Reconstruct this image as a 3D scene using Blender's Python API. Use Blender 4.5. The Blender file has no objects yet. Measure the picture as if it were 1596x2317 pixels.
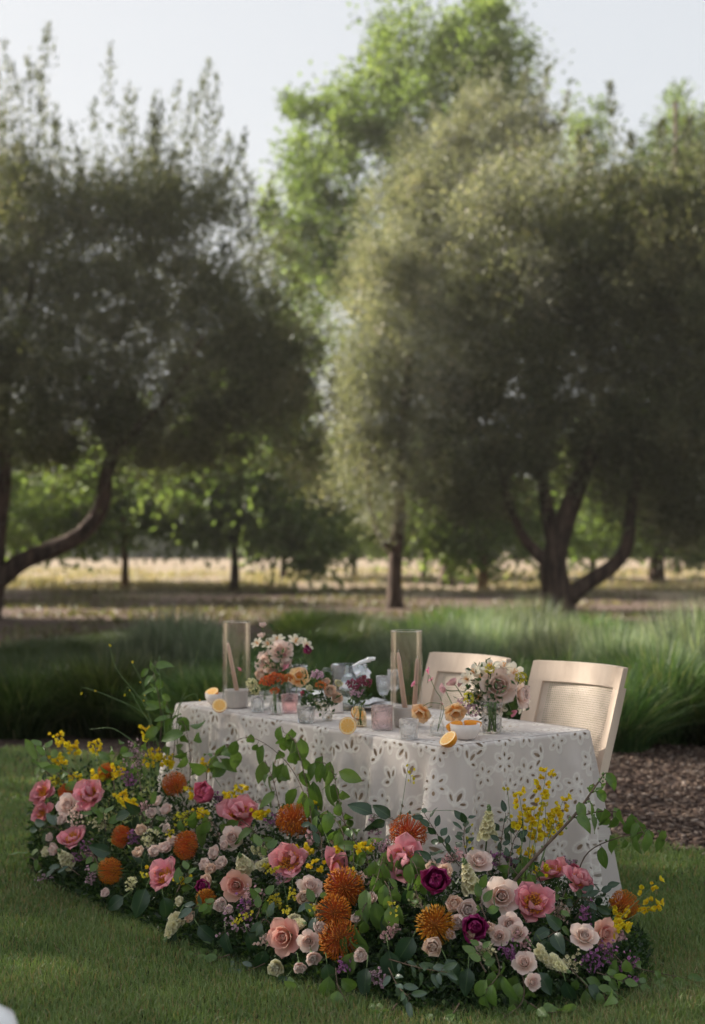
import bpy, math, random
import numpy as np
from mathutils import Vector, Matrix
random.seed(7); rng = np.random.default_rng(11)
SC = bpy.context.scene; COL = SC.collection
PI = math.pi; R = math.radians
# ---------------------------------------------------------------- camera
FPX = 3309.0; CX, CY = 798.0, 1158.5; CAMH = 1.535; HOR = 1230.0
PITCH = math.atan((HOR - CY) / FPX)
cam_d = bpy.data.cameras.new('camera'); cam = bpy.data.objects.new('camera', cam_d); COL.objects.link(cam)
cam_d.sensor_fit = 'VERTICAL'; cam_d.sensor_height = 36.0; cam_d.lens = FPX / 2317.0 * 36.0
cam.location = (0, 0, CAMH); cam.rotation_euler = (PI / 2 + PITCH, 0, 0)
cam_d.clip_start = 0.05; cam_d.clip_end = 3000
cam_d.dof.use_dof = True; cam_d.dof.focus_distance = 5.35; cam_d.dof.aperture_fstop = 2.0
SC.camera = cam
# ---------------------------------------------------------------- light
SUN_AZ = R(-66)      # direction towards the sun, measured from +Y (view direction), negative = left
SUN_EL = R(27)
w = bpy.data.worlds.new('World'); SC.world = w; w.use_nodes = True
nt = w.node_tree; nt.nodes.clear()
sky = nt.nodes.new('ShaderNodeTexSky'); sky.sky_type = 'NISHITA'; sky.sun_disc = False
sky.sun_elevation = SUN_EL; sky.sun_rotation = SUN_AZ
sky.air_density = 1.0; sky.dust_density = 3.2; sky.ozone_density = 1.0; sky.altitude = 60
hs = nt.nodes.new('ShaderNodeHueSaturation'); hs.inputs['Saturation'].default_value = 0.95
gm = nt.nodes.new('ShaderNodeGamma'); gm.inputs['Gamma'].default_value = 0.18
bg = nt.nodes.new('ShaderNodeBackground'); bg.inputs['Strength'].default_value = 0.127
wo = nt.nodes.new('ShaderNodeOutputWorld')
nt.links.new(sky.outputs[0], hs.inputs['Color']); nt.links.new(hs.outputs[0], gm.inputs[0])
nt.links.new(gm.outputs[0], bg.inputs['Color']); nt.links.new(bg.outputs[0], wo.inputs['Surface'])
sl = bpy.data.lights.new('sun', 'SUN'); sl.energy = 3.8; sl.angle = R(0.55); sl.color = (1.0, 0.92, 0.80)
sun = bpy.data.objects.new('sun', sl); COL.objects.link(sun)
sdir = Vector((math.sin(SUN_AZ) * math.cos(SUN_EL), math.cos(SUN_AZ) * math.cos(SUN_EL), math.sin(SUN_EL)))
sun.rotation_euler = (-sdir).to_track_quat('-Z', 'Y').to_euler(); sun.location = sdir * 60
vs = SC.view_settings; vs.view_transform = 'Standard'; vs.look = 'None'; vs.gamma = 1.0; vs.exposure = 2.36; vs.use_curve_mapping = False
cy = SC.cycles; cy.max_bounces = 7; cy.diffuse_bounces = 3; cy.glossy_bounces = 3; cy.transmission_bounces = 7
cy.transparent_max_bounces = 12; cy.caustics_reflective = False; cy.caustics_refractive = False
cy.use_denoising = True; cy.sample_clamp_indirect = 6.0
# ---------------------------------------------------------------- geometry of the view, used to find real places
def ray(x, y):
    F = Vector((0, math.cos(PITCH), math.sin(PITCH))); U = Vector((0, -math.sin(PITCH), math.cos(PITCH)))
    return F + Vector(((x - CX) / FPX, 0, 0)) + U * ((CY - y) / FPX)
def at(x, y, Y):
    d = ray(x, y); k = Y / d.y
    return Vector((d.x * k, Y, CAMH + d.z * k))
def on_z(x, y, z):
    d = ray(x, y); k = (z - CAMH) / d.z
    return Vector((d.x * k, d.y * k, z))
# ---------------------------------------------------------------- object helpers
def tag(o, label=None, cat=None, group=None, kind=None):
    if label: o['label'] = label
    if cat: o['category'] = cat
    if group: o['group'] = group
    if kind: o['kind'] = kind
    return o
def thing(name, label, cat, loc=(0, 0, 0), rot=None, group=None):
    o = bpy.data.objects.new(name, None); COL.objects.link(o); o.empty_display_size = .05
    o.location = loc
    if rot is not None: o.rotation_euler = rot
    return tag(o, label, cat, group)
def link(name, me, parent=None, loc=None, mat4=None):
    o = bpy.data.objects.new(name, me); COL.objects.link(o)
    if parent: o.parent = parent
    if mat4 is not None: o.matrix_local = mat4
    if loc is not None: o.location = loc
    return o
def mesh(name, V, F, mat=None, smooth=True, uv=None, attrs=None):
    V = np.asarray(V, dtype=np.float32).reshape(-1, 3)
    me = bpy.data.meshes.new(name)
    if isinstance(F, np.ndarray):
        n, k = F.shape
        me.vertices.add(len(V)); me.vertices.foreach_set('co', V.ravel())
        me.loops.add(n * k); me.loops.foreach_set('vertex_index', F.astype(np.int32).ravel())
        me.polygons.add(n); me.polygons.foreach_set('loop_start', np.arange(0, n * k, k, dtype=np.int32))
        me.polygons.foreach_set('loop_total', np.full(n, k, dtype=np.int32))
        me.update(calc_edges=True)
    else:
        me.from_pydata([tuple(map(float, v)) for v in V], [], [tuple(map(int, f)) for f in F]); me.update()
    if smooth: me.polygons.foreach_set('use_smooth', np.ones(len(me.polygons), dtype=bool))
    if uv is not None:
        li = np.zeros(len(me.loops), dtype=np.int32); me.loops.foreach_get('vertex_index', li)
        l = me.uv_layers.new(name='UVMap'); l.data.foreach_set('uv', np.asarray(uv, dtype=np.float32)[li].ravel())
    for k, v in (attrs or {}).items():
        a = me.attributes.new(k, 'FLOAT', 'POINT'); a.data.foreach_set('value', np.asarray(v, dtype=np.float32).ravel())
    if mat: me.materials.append(mat)
    return me
class MB:
    """collects pieces into one mesh"""
    def __init__(s): s.V = []; s.F = []; s.U = []; s.n = 0
    def add(s, V, F, U=None):
        V = np.asarray(V, dtype=float).reshape(-1, 3); s.V.append(V)
        s.F += [tuple(int(i) + s.n for i in f) for f in F]
        s.U.append(np.zeros((len(V), 2)) if U is None else np.asarray(U, dtype=float)); s.n += len(V); return s
    def tf(s, i0, M):
        pass
    def mesh(s, name, mat, smooth=True):
        return mesh(name, np.concatenate(s.V), s.F, mat, smooth, np.concatenate(s.U))
    def build(s, name, mat, parent=None, smooth=True):
        return link(name, s.mesh(name, mat, smooth), parent)
def xf(V, M):
    V = np.asarray(V, dtype=float); M = np.array(M)
    return V @ M[:3, :3].T + M[:3, 3]
def box(c, s, rz=0):
    x, y, z = [k / 2 for k in s]
    V = np.array([(i, j, k) for i in (-x, x) for j in (-y, y) for k in (-z, z)])
    ca, sa = math.cos(rz), math.sin(rz); V = np.stack([V[:, 0] * ca - V[:, 1] * sa, V[:, 0] * sa + V[:, 1] * ca, V[:, 2]], 1) + np.array(c)
    return V, [(0, 1, 3, 2), (4, 6, 7, 5), (0, 4, 5, 1), (2, 3, 7, 6), (0, 2, 6, 4), (1, 5, 7, 3)]
def lathe(prof, n=24, cap=False, ripple=0, rn=0):
    V = []; F = []; U = []
    m = len(prof)
    for j in range(n):
        a = 2 * PI * j / n
        for i, (r, z) in enumerate(prof):
            rr = r * (1 + ripple * math.cos(rn * a)) if r > 1e-5 else r
            V.append((rr * math.cos(a), rr * math.sin(a), z)); U.append((j / n, i / max(1, m - 1)))
    for j in range(n):
        k = (j + 1) % n
        for i in range(m - 1):
            F.append((j * m + i, k * m + i, k * m + i + 1, j * m + i + 1))
    return V, F, U
def grid(fn, nu, nv):
    V = []; U = []; F = []
    for j in range(nv):
        for i in range(nu):
            u, v = i / (nu - 1), j / (nv - 1); V.append(fn(u, v)); U.append((u, v))
    for j in range(nv - 1):
        for i in range(nu - 1):
            a = j * nu + i; F.append((a, a + 1, a + nu + 1, a + nu))
    return V, F, U
def crom(pts, n):
    """smooth curve through points"""
    P = [Vector(p) for p in pts]; P = [P[0] * 2 - P[1]] + P + [P[-1] * 2 - P[-2]]; out = []
    segs = len(P) - 3
    for k in range(n):
        t = k / (n - 1) * segs; i = min(int(t), segs - 1); t -= i
        a, b, c, d = P[i:i + 4]
        out.append(.5 * ((2 * b) + (c - a) * t + (2 * a - 5 * b + 4 * c - d) * t * t + (3 * b - a - 3 * c + d) * t ** 3))
    return out
def tube(pts, rad, k=6, close=True):
    """pts: list of Vector, rad: list or (r0, r1)"""
    n = len(pts)
    if not hasattr(rad, '__len__'): rad = (rad, rad)
    if len(rad) == 2 and n != 2: rad = [rad[0] + (rad[1] - rad[0]) * i / (n - 1) for i in range(n)]
    V = []; F = []; U = []; ref = Vector((0.31, 0.2, 0.93)).normalized()
    for i, p in enumerate(pts):
        p = Vector(p); t = (Vector(pts[min(i + 1, n - 1)]) - Vector(pts[max(i - 1, 0)])).normalized()
        a = t.cross(ref)
        if a.length < .1: a = t.cross(Vector((1, 0, 0)))
        a.normalize(); b = t.cross(a)
        for j in range(k):
            q = 2 * PI * j / k; V.append(p + (a * math.cos(q) + b * math.sin(q)) * rad[i]); U.append((j / k, i / (n - 1)))
    for i in range(n - 1):
        for j in range(k):
            j2 = (j + 1) % k; F.append((i * k + j, i * k + j2, (i + 1) * k + j2, (i + 1) * k + j))
    if close:
        F.append(tuple(range(k))[::-1]); F.append(tuple((n - 1) * k + j for j in range(k)))
    return np.array([tuple(v) for v in V]), F, U
def frame(axis, spin=0):
    """rotation matrix taking +Z to axis"""
    q = Vector(axis).normalized().to_track_quat('Z', 'Y').to_matrix().to_4x4()
    return q @ Matrix.Rotation(spin, 4, 'Z')
def kids(o): return [c for c in KID.get(o.name, [])]
KID = {}
def reg(o):
    for c in COL.objects: pass
def copy_tree(o, ch):
    c = o.copy(); COL.objects.link(c)
    for k in ch:
        d = k.copy(); COL.objects.link(d); d.parent = c
    return c
# ---------------------------------------------------------------- materials
def newmat(name):
    m = bpy.data.materials.new(name); m.use_nodes = True; m.node_tree.nodes.clear()
    return m, m.node_tree.nodes, m.node_tree.links
def ramp(N, cols):
    r = N.new('ShaderNodeValToRGB'); e = r.color_ramp.elements
    while len(e) < len(cols): e.new(.5)
    for i, (p, c) in enumerate(cols):
        e[i].position = p; e[i].color = (*c, 1)
    return r
def leafmat(name, cols, trans=.4, tcol=None, rough=.5, spec=.35, src='rnd', nscale=4, tgain=1.3, objvar=0):
    """foliage: colour varies leaf by leaf; part of the light passes through"""
    m, N, L = newmat(name)
    if src == 'rnd': a = N.new('ShaderNodeAttribute'); a.attribute_name = 'rnd'; fac = a.outputs['Fac']
    else:
        oi = N.new('ShaderNodeObjectInfo'); tc = N.new('ShaderNodeTexCoord'); nz = N.new('ShaderNodeTexNoise'); nz.inputs['Scale'].default_value = nscale
        L.new(tc.outputs['Object'], nz.inputs['Vector']); mx = N.new('ShaderNodeMath'); mx.operation = 'MULTIPLY_ADD'; mx.inputs[1].default_value = .5
        L.new(oi.outputs['Random'], mx.inputs[0]); m2 = N.new('ShaderNodeMath'); m2.operation = 'MULTIPLY'; m2.inputs[1].default_value = .5
        L.new(nz.outputs['Fac'], m2.inputs[0]); L.new(m2.outputs[0], mx.inputs[2]); fac = mx.outputs[0]
    r = ramp(N, cols); L.new(fac, r.inputs[0]); col = r.outputs[0]
    if objvar:
        oi = N.new('ShaderNodeObjectInfo'); mr = N.new('ShaderNodeMapRange'); mr.inputs[3].default_value = 1 - objvar; mr.inputs[4].default_value = 1 + objvar; L.new(oi.outputs['Random'], mr.inputs[0])
        mh = N.new('ShaderNodeMapRange'); mh.inputs[3].default_value = .5 - objvar * .06; mh.inputs[4].default_value = .5 + objvar * .04; L.new(oi.outputs['Random'], mh.inputs[0])
        h = N.new('ShaderNodeHueSaturation'); L.new(mr.outputs[0], h.inputs['Value']); L.new(mh.outputs[0], h.inputs['Hue']); L.new(col, h.inputs['Color']); col = h.outputs[0]
    if src != 'rnd':   # pale midrib and fine veins
        uv = N.new('ShaderNodeUVMap'); sx = N.new('ShaderNodeSeparateXYZ'); L.new(uv.outputs[0], sx.inputs[0])
        s1 = N.new('ShaderNodeMath'); s1.operation = 'SUBTRACT'; s1.inputs[1].default_value = .5; L.new(sx.outputs[0], s1.inputs[0])
        ab = N.new('ShaderNodeMath'); ab.operation = 'ABSOLUTE'; L.new(s1.outputs[0], ab.inputs[0])
        lt = N.new('ShaderNodeMath'); lt.operation = 'LESS_THAN'; lt.inputs[1].default_value = .022; L.new(ab.outputs[0], lt.inputs[0])
        mm = N.new('ShaderNodeMath'); mm.operation = 'MULTIPLY'; mm.inputs[1].default_value = .3; L.new(lt.outputs[0], mm.inputs[0])
        mc = N.new('ShaderNodeMixRGB'); mc.inputs[2].default_value = (.18, .26, .12, 1); L.new(mm.outputs[0], mc.inputs[0]); L.new(col, mc.inputs[1]); col = mc.outputs[0]
    p = N.new('ShaderNodeBsdfPrincipled'); p.inputs['Roughness'].default_value = rough; p.inputs['Specular IOR Level'].default_value = spec
    L.new(col, p.inputs['Base Color'])
    t = N.new('ShaderNodeBsdfTranslucent')
    g = N.new('ShaderNodeMixRGB'); g.blend_type = 'MULTIPLY'; g.inputs[0].default_value = 1; g.inputs[2].default_value = (*(tcol or (tgain, tgain * 1.05, tgain * .5)), 1)
    L.new(col, g.inputs[1]); L.new(g.outputs[0], t.inputs[0])
    mx = N.new('ShaderNodeMixShader'); mx.inputs[0].default_value = trans; L.new(p.outputs[0], mx.inputs[1]); L.new(t.outputs[0], mx.inputs[2])
    o = N.new('ShaderNodeOutputMaterial'); L.new(mx.outputs[0], o.inputs[0]); return m
def petalmat(name, base, mid, tip, trans=.3, rough=.55, vary=.08):
    m, N, L = newmat(name)
    uv = N.new('ShaderNodeUVMap'); sx = N.new('ShaderNodeSeparateXYZ'); L.new(uv.outputs[0], sx.inputs[0])
    nz = N.new('ShaderNodeTexNoise'); nz.inputs['Scale'].default_value = 5; mp = N.new('ShaderNodeMapping'); mp.inputs['Scale'].default_value = (6, .7, 1)
    L.new(uv.outputs[0], mp.inputs[0]); L.new(mp.outputs[0], nz.inputs['Vector'])
    ad = N.new('ShaderNodeMath'); ad.operation = 'MULTIPLY_ADD'; ad.inputs[1].default_value = .35; L.new(nz.outputs['Fac'], ad.inputs[0])
    sb = N.new('ShaderNodeMath'); sb.operation = 'SUBTRACT'; sb.inputs[1].default_value = .17; L.new(sx.outputs[1], sb.inputs[0]); L.new(sb.outputs[0], ad.inputs[2])
    r = ramp(N, [(0.0, base), (.45, mid), (1.0, tip)]); L.new(ad.outputs[0], r.inputs[0])
    oi = N.new('ShaderNodeObjectInfo'); mr = N.new('ShaderNodeMapRange'); mr.inputs[3].default_value = 1 - vary * 2; mr.inputs[4].default_value = 1 + vary
    L.new(oi.outputs['Random'], mr.inputs[0])
    h = N.new('ShaderNodeHueSaturation'); L.new(mr.outputs[0], h.inputs['Value']); L.new(r.outputs[0], h.inputs['Color'])
    wn = N.new('ShaderNodeTexWhiteNoise'); wn.noise_dimensions = '1D'; L.new(oi.outputs['Random'], wn.inputs['W']); mh = N.new('ShaderNodeMapRange'); mh.inputs[3].default_value = .488; mh.inputs[4].default_value = .512; L.new(wn.outputs['Value'], mh.inputs[0]); L.new(mh.outputs[0], h.inputs['Hue'])
    p = N.new('ShaderNodeBsdfPrincipled'); p.inputs['Roughness'].default_value = rough; p.inputs['Specular IOR Level'].default_value = .25; L.new(h.outputs[0], p.inputs['Base Color'])
    bp = N.new('ShaderNodeBump'); bp.inputs['Strength'].default_value = .25; bp.inputs['Distance'].default_value = .002; L.new(nz.outputs['Fac'], bp.inputs['Height']); L.new(bp.outputs[0], p.inputs['Normal'])
    t = N.new('ShaderNodeBsdfTranslucent'); L.new(h.outputs[0], t.inputs[0])
    mx = N.new('ShaderNodeMixShader'); mx.inputs[0].default_value = trans; L.new(p.outputs[0], mx.inputs[1]); L.new(t.outputs[0], mx.inputs[2])
    o = N.new('ShaderNodeOutputMaterial'); L.new(mx.outputs[0], o.inputs[0]); return m
def plain(name, col, rough=.6, var=.12, scale=20, bump=.1, spec=.4, sss=0, stretch=(1, 1, 1), col2=None, dist=.003):
    m, N, L = newmat(name)
    tc = N.new('ShaderNodeTexCoord'); mp = N.new('ShaderNodeMapping'); mp.inputs['Scale'].default_value = stretch; L.new(tc.outputs['Object'], mp.inputs[0])
    nz = N.new('ShaderNodeTexNoise'); nz.inputs['Scale'].default_value = scale; nz.inputs['Detail'].default_value = 5; L.new(mp.outputs[0], nz.inputs['Vector'])
    c0 = tuple(max(0, c * (1 - var * 2)) for c in col); c1 = col2 or tuple(min(1, c * (1 + var)) for c in col)
    r = ramp(N, [(.3, c0), (.7, c1)]); L.new(nz.outputs['Fac'], r.inputs[0])
    p = N.new('ShaderNodeBsdfPrincipled'); p.inputs['Roughness'].default_value = rough; p.inputs['Specular IOR Level'].default_value = spec; L.new(r.outputs[0], p.inputs['Base Color'])
    if sss: p.inputs['Subsurface Weight'].default_value = sss; p.inputs['Subsurface Radius'].default_value = (.02, .012, .006); p.inputs['Subsurface Scale'].default_value = .3
    bp = N.new('ShaderNodeBump'); bp.inputs['Strength'].default_value = bump; bp.inputs['Distance'].default_value = dist; L.new(nz.outputs['Fac'], bp.inputs['Height']); L.new(bp.outputs[0], p.inputs['Normal'])
    o = N.new('ShaderNodeOutputMaterial'); L.new(p.outputs[0], o.inputs[0]); return m
def glassmat(name, col=(1, 1, 1), rough=.0, facet=0, scale=60):
    m, N, L = newmat(name)
    g = N.new('ShaderNodeBsdfPrincipled'); g.inputs['Base Color'].default_value = (*col, 1); g.inputs['Transmission Weight'].default_value = 1
    g.inputs['Roughness'].default_value = rough; g.inputs['IOR'].default_value = 1.45
    if facet:
        tc = N.new('ShaderNodeTexCoord'); v = N.new('ShaderNodeTexVoronoi'); v.inputs['Scale'].default_value = scale; L.new(tc.outputs['Object'], v.inputs['Vector'])
        bp = N.new('ShaderNodeBump'); bp.inputs['Strength'].default_value = facet; bp.inputs['Distance'].default_value = .003; L.new(v.outputs['Distance'], bp.inputs['Height']); L.new(bp.outputs[0], g.inputs['Normal'])
    t = N.new('ShaderNodeBsdfTransparent'); t.inputs[0].default_value = (*[.6 + .4 * c for c in col], 1)
    mx = N.new('ShaderNodeMixShader'); mx.inputs[0].default_value = .35; L.new(g.outputs[0], mx.inputs[1]); L.new(t.outputs[0], mx.inputs[2])
    o = N.new('ShaderNodeOutputMaterial'); L.new(mx.outputs[0], o.inputs[0]); return m
def thinglass(name, tint=(.97, .98, .97), fr=.45, base=.012):
    m, N, L = newmat(name)
    t = N.new('ShaderNodeBsdfTransparent'); t.inputs[0].default_value = (*tint, 1)
    g = N.new('ShaderNodeBsdfGlossy'); g.inputs['Roughness'].default_value = .03; g.inputs[0].default_value = (1, 1, 1, 1)
    lw = N.new('ShaderNodeLayerWeight'); lw.inputs[0].default_value = .32
    mu = N.new('ShaderNodeMath'); mu.operation = 'MULTIPLY_ADD'; mu.inputs[1].default_value = fr; mu.inputs[2].default_value = base; L.new(lw.outputs['Fresnel'], mu.inputs[0])
    mx = N.new('ShaderNodeMixShader'); L.new(mu.outputs[0], mx.inputs[0]); L.new(t.outputs[0], mx.inputs[1]); L.new(g.outputs[0], mx.inputs[2])
    o = N.new('ShaderNodeOutputMaterial'); L.new(mx.outputs[0], o.inputs[0]); return m
M = {}
M['bark'] = plain('olive_bark', (.075, .05, .038), .9, .4, 9, .8, .2, stretch=(1, 1, .25), dist=.04)
M['bark_warm'] = plain('young_bark', (.16, .09, .045), .9, .3, 9, .6, .2, stretch=(1, 1, .25), dist=.03)
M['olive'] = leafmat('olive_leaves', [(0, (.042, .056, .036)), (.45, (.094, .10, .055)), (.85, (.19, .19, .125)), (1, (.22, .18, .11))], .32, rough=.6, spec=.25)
M['sun_painted_olive'] = leafmat('sun_painted_olive_leaves', [(0, (.07, .08, .055)), (.45, (.155, .16, .125)), (.8, (.29, .285, .235)), (1, (.38, .31, .24))], .35, rough=.55, spec=.3)  # lighter copy of the olive leaves, sunlight put into the colour
M['maple'] = leafmat('broad_green_leaves', [(0, (.055, .085, .03)), (.5, (.12, .165, .06)), (1, (.22, .26, .12))], .5, rough=.6, spec=.2)
M['stem'] = plain('green_stem', (.10, .16, .05), .6, .2, 30, .1)
M['twig'] = plain('brown_twig', (.11, .075, .05), .8, .25, 30, .3)
HAZE = .00045
# ================================================================ THE SETTING
def strip_poly(pts, z, name, mat, kind='structure'):
    me = mesh(name, [(x, y, z) for x, y in pts], [tuple(range(len(pts)))], mat, False); o = link(name, me); o['kind'] = kind; return o
def groundmat(name, c1, c2, c3, s1, s2, bump=.5, dist=.03):
    m, N, L = newmat(name); tc = N.new('ShaderNodeTexCoord')
    a = N.new('ShaderNodeTexNoise'); a.inputs['Scale'].default_value = s1; a.inputs['Detail'].default_value = 6; L.new(tc.outputs['Object'], a.inputs['Vector'])
    b = N.new('ShaderNodeTexNoise'); b.inputs['Scale'].default_value = s2; b.inputs['Detail'].default_value = 4; L.new(tc.outputs['Object'], b.inputs['Vector'])
    r = ramp(N, [(.38, c1), (.62, c2)]); L.new(a.outputs['Fac'], r.inputs[0])
    mx = N.new('ShaderNodeMixRGB'); mx.inputs[2].default_value = (*c3, 1); rr = ramp(N, [(.45, (0, 0, 0)), (.65, (1, 1, 1))]); L.new(b.outputs['Fac'], rr.inputs[0]); L.new(rr.outputs[0], mx.inputs[0]); L.new(r.outputs[0], mx.inputs[1])
    p = N.new('ShaderNodeBsdfPrincipled'); p.inputs['Roughness'].default_value = .95; p.inputs['Specular IOR Level'].default_value = .1; L.new(mx.outputs[0], p.inputs['Base Color'])
    bp = N.new('ShaderNodeBump'); bp.inputs['Strength'].default_value = bump; bp.inputs['Distance'].default_value = dist; L.new(b.outputs['Fac'], bp.inputs['Height']); L.new(bp.outputs[0], p.inputs['Normal'])
    o = N.new('ShaderNodeOutputMaterial'); L.new(p.outputs[0], o.inputs[0]); return m
strip_poly([(-900, -60), (900, -60), (900, 1500), (-900, 1500)], -.012, 'ground', groundmat('dry_field_soil', (.21, .145, .11), (.27, .20, .15), (.19, .18, .11), .16, 1.1, .6, .1))
edge = [(-9, 11.6), (-4, 11.3), (-2.4, 10.9), (-1.2, 10.35), (0, 9.35), (.8, 8.35), (1.5, 7.45), (2.2, 6.9), (4, 6.3), (9, 5.9)]
strip_poly([(-9, -4), (9, -4)] + edge[::-1], 0.0, 'lawn', groundmat('lawn_soil', (.02, .03, .01), (.035, .05, .018), (.05, .05, .025), 9, 70, .6, .01))
strip_poly([(-14, 11.3)] + [(x, y - .15) for x, y in edge] + [(14, 5.8)] + [(22 - 2.2 * i, 44 + 4.5 * math.sin(i * 1.9) + 2.5 * math.sin(i * 4.3)) for i in range(20)], -.006, 'mulch_bed', groundmat('bark_mulch', (.055, .035, .028), (.11, .075, .06), (.16, .12, .10), 6, 45, 1.0, .02))

V, F = box((0, 82, 14.5), (260, 182, 31)); hz = link('haze', mesh('haze', V, F, None, False)); hz['kind'] = 'stuff'; hz['label'] = 'thin scattering volume added to lift the dark tones like lens flare'  # scattering box added to lift the blacks, standing in for lens flare
hm, hN, hL = newmat('haze'); pv = hN.new('ShaderNodeVolumePrincipled'); pv.inputs['Density'].default_value = HAZE; pv.inputs['Color'].default_value = (.95, .93, .9, 1); pv.inputs['Anisotropy'].default_value = .4
ho = hN.new('ShaderNodeOutputMaterial'); hL.new(pv.outputs[0], ho.inputs['Volume']); hz.data.materials.append(hm)
# ---- lawn grass, one mass of blades
def edge_y(x): return np.interp(x, [e[0] for e in edge], [e[1] for e in edge])
def blades(n, ymin, ymax, h0, h1, wid, seed):
    g = np.random.default_rng(seed)
    y = ymin + (ymax - ymin) * g.random(n); x = (g.random(n) * 2 - 1) * (y * .262 + .25)
    keep = y < edge_y(x) + .02; x, y = x[keep], y[keep]; n = len(x)
    patch = .5 + .5 * np.sin(x * 5.1 + np.sin(y * 3.3) * 2) * np.sin(y * 4.7 + np.sin(x * 2.9) * 2)
    h = (h0 + (h1 - h0) * g.random(n)) * (.75 + .5 * patch)
    a = g.random(n) * 2 * PI; lean = (.15 + .75 * g.random(n) ** 1.5)
    dx, dy = np.cos(a), np.sin(a); b = g.random(n) * 2 * PI; sx, sy = np.cos(b) * wid, np.sin(b) * wid
    z0 = np.zeros(n)
    P0 = np.stack([x - sx, y - sy, z0], 1); P1 = np.stack([x + sx, y + sy, z0], 1)
    mx, my, mz = x + dx * h * lean * .3, y + dy * h * lean * .3, h * .62
    P2 = np.stack([mx + sx * .8, my + sy * .8, mz], 1); P3 = np.stack([mx - sx * .8, my - sy * .8, mz], 1)
    P4 = np.stack([x + dx * h * lean, y + dy * h * lean, h * (1 - .25 * lean)], 1)
    V = np.stack([P0, P1, P2, P3, P4], 1).reshape(-1, 3); k = np.arange(n)[:, None] * 5
    F = np.concatenate([k + [0, 1, 2], k + [0, 2, 3], k + [3, 2, 4]], 0)
    p2 = .5 + .5 * np.sin(x * 2.3 + 1.7 * np.sin(y * 1.9)) * np.cos(y * 2.7 + 1.3 * np.sin(x * 3.7)); rn = g.random(n); rn = np.where(rn < .10 + .22 * p2 ** 2, rn * .6 * .5, np.clip(.15 + .85 * (g.random(n) * .7 + patch * .3), 0, 1))
    return V, F, np.repeat(rn, 5)
M['grass'] = leafmat('lawn_blades', [(0, (.30, .23, .13)), (.10, (.24, .21, .10)), (.16, (.09, .145, .05)), (.6, (.155, .225, .08)), (1, (.25, .31, .14))], .35, rough=.5, spec=.4)
parts = [blades(150000, 4.3, 6.4, .018, .046, .0016, 1), blades(90000, 6.2, 8.6, .02, .048, .0024, 2), blades(50000, 8.4, 11.8, .022, .05, .0035, 3)]
Vs, Fs, As = [], [], []; n0 = 0
for V, F, A in parts: Vs.append(V); Fs.append(F + n0); As.append(A); n0 += len(V)
me = mesh('lawn_grass', np.concatenate(Vs), np.concatenate(Fs), M['grass'], False, attrs={'rnd': np.concatenate(As)})
tag(link('lawn_grass', me), 'short green mown grass of the lawn around the table', 'grass', kind='stuff')

# ---- bark chips lying on the bed to the right of the table
def chips(n, seed):
    g = np.random.default_rng(seed); y = 6.3 + 5.5 * g.random(n); x = .2 + g.random(n) * 3.2
    ok = (y > edge_y(x) - .06); x, y = x[ok], y[ok]; n = len(x)
    l = .006 + .019 * g.random(n) ** 1.5; w_ = l * (.3 + .4 * g.random(n)); t = .003 + .004 * g.random(n)
    B = np.array([(i, j, k) for i in (-1, 1) for j in (-1, 1) for k in (-1, 1)], float)
    V = B[None] * np.stack([l, w_, t], 1)[:, None]; V[:, :, 0] *= (1 + .25 * B[None, :, 1])
    a = g.random(n) * 2 * PI; tl = (g.random(n) - .5) * .9
    z = V[:, :, 2] + V[:, :, 0] * np.tan(tl)[:, None] * .7
    X = V[:, :, 0] * np.cos(a)[:, None] - V[:, :, 1] * np.sin(a)[:, None] + x[:, None]; Y = V[:, :, 0] * np.sin(a)[:, None] + V[:, :, 1] * np.cos(a)[:, None] + y[:, None]
    V = np.stack([X, Y, z + .006 + .01 * g.random(n)[:, None]], 2).reshape(-1, 3)
    F = np.array([(0, 1, 3, 2), (4, 6, 7, 5), (0, 4, 5, 1), (2, 3, 7, 6), (0, 2, 6, 4), (1, 5, 7, 3)])
    return V, (np.arange(n)[:, None, None] * 8 + F[None]).reshape(-1, 4), np.repeat(g.random(n), 8)
V, F, A = chips(14000, 5)
M['chip'] = leafmat('bark_chips', [(0, (.04, .025, .02)), (.5, (.10, .065, .05)), (.85, (.17, .12, .09)), (1, (.30, .24, .20))], 0.0, rough=.9, spec=.2)
tag(link('bark_chips', mesh('bark_chips', V, F, M['chip'], False, attrs={'rnd': A})), 'brown and grey bark chips of the bed right of the table', 'mulch', kind='stuff')

# ---- foliage clouds
def cloud(C, D, Ln, Wd, seed, diamond=False):
    g = np.random.default_rng(seed); n = len(C)
    D = D / (np.linalg.norm(D, axis=1, keepdims=True) + 1e-9)
    rv = g.normal(size=(n, 3)); S = np.cross(D, rv); S /= (np.linalg.norm(S, axis=1, keepdims=True) + 1e-9)
    Ln = (Ln * (.6 + .8 * g.random(n)))[:, None]; Wd = (Wd * (.6 + .8 * g.random(n)))[:, None]
    if diamond:
        Nn = np.cross(D, S)
        V = np.stack([C, C + D * Ln * .45 + S * Wd / 2 + Nn * Wd * .18, C + D * Ln, C + D * Ln * .45 - S * Wd / 2 + Nn * Wd * .18], 1).reshape(-1, 3)
        k = np.arange(n)[:, None] * 4; F = np.concatenate([k + [0, 1, 2], k + [0, 2, 3]], 0); rep = 4
    else:
        V = np.stack([C - S * Wd / 2, C + S * Wd / 2, C + D * Ln], 1).reshape(-1, 3); F = np.arange(n)[:, None] * 3 + [0, 1, 2]; rep = 3
    return V, F, rep
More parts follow.
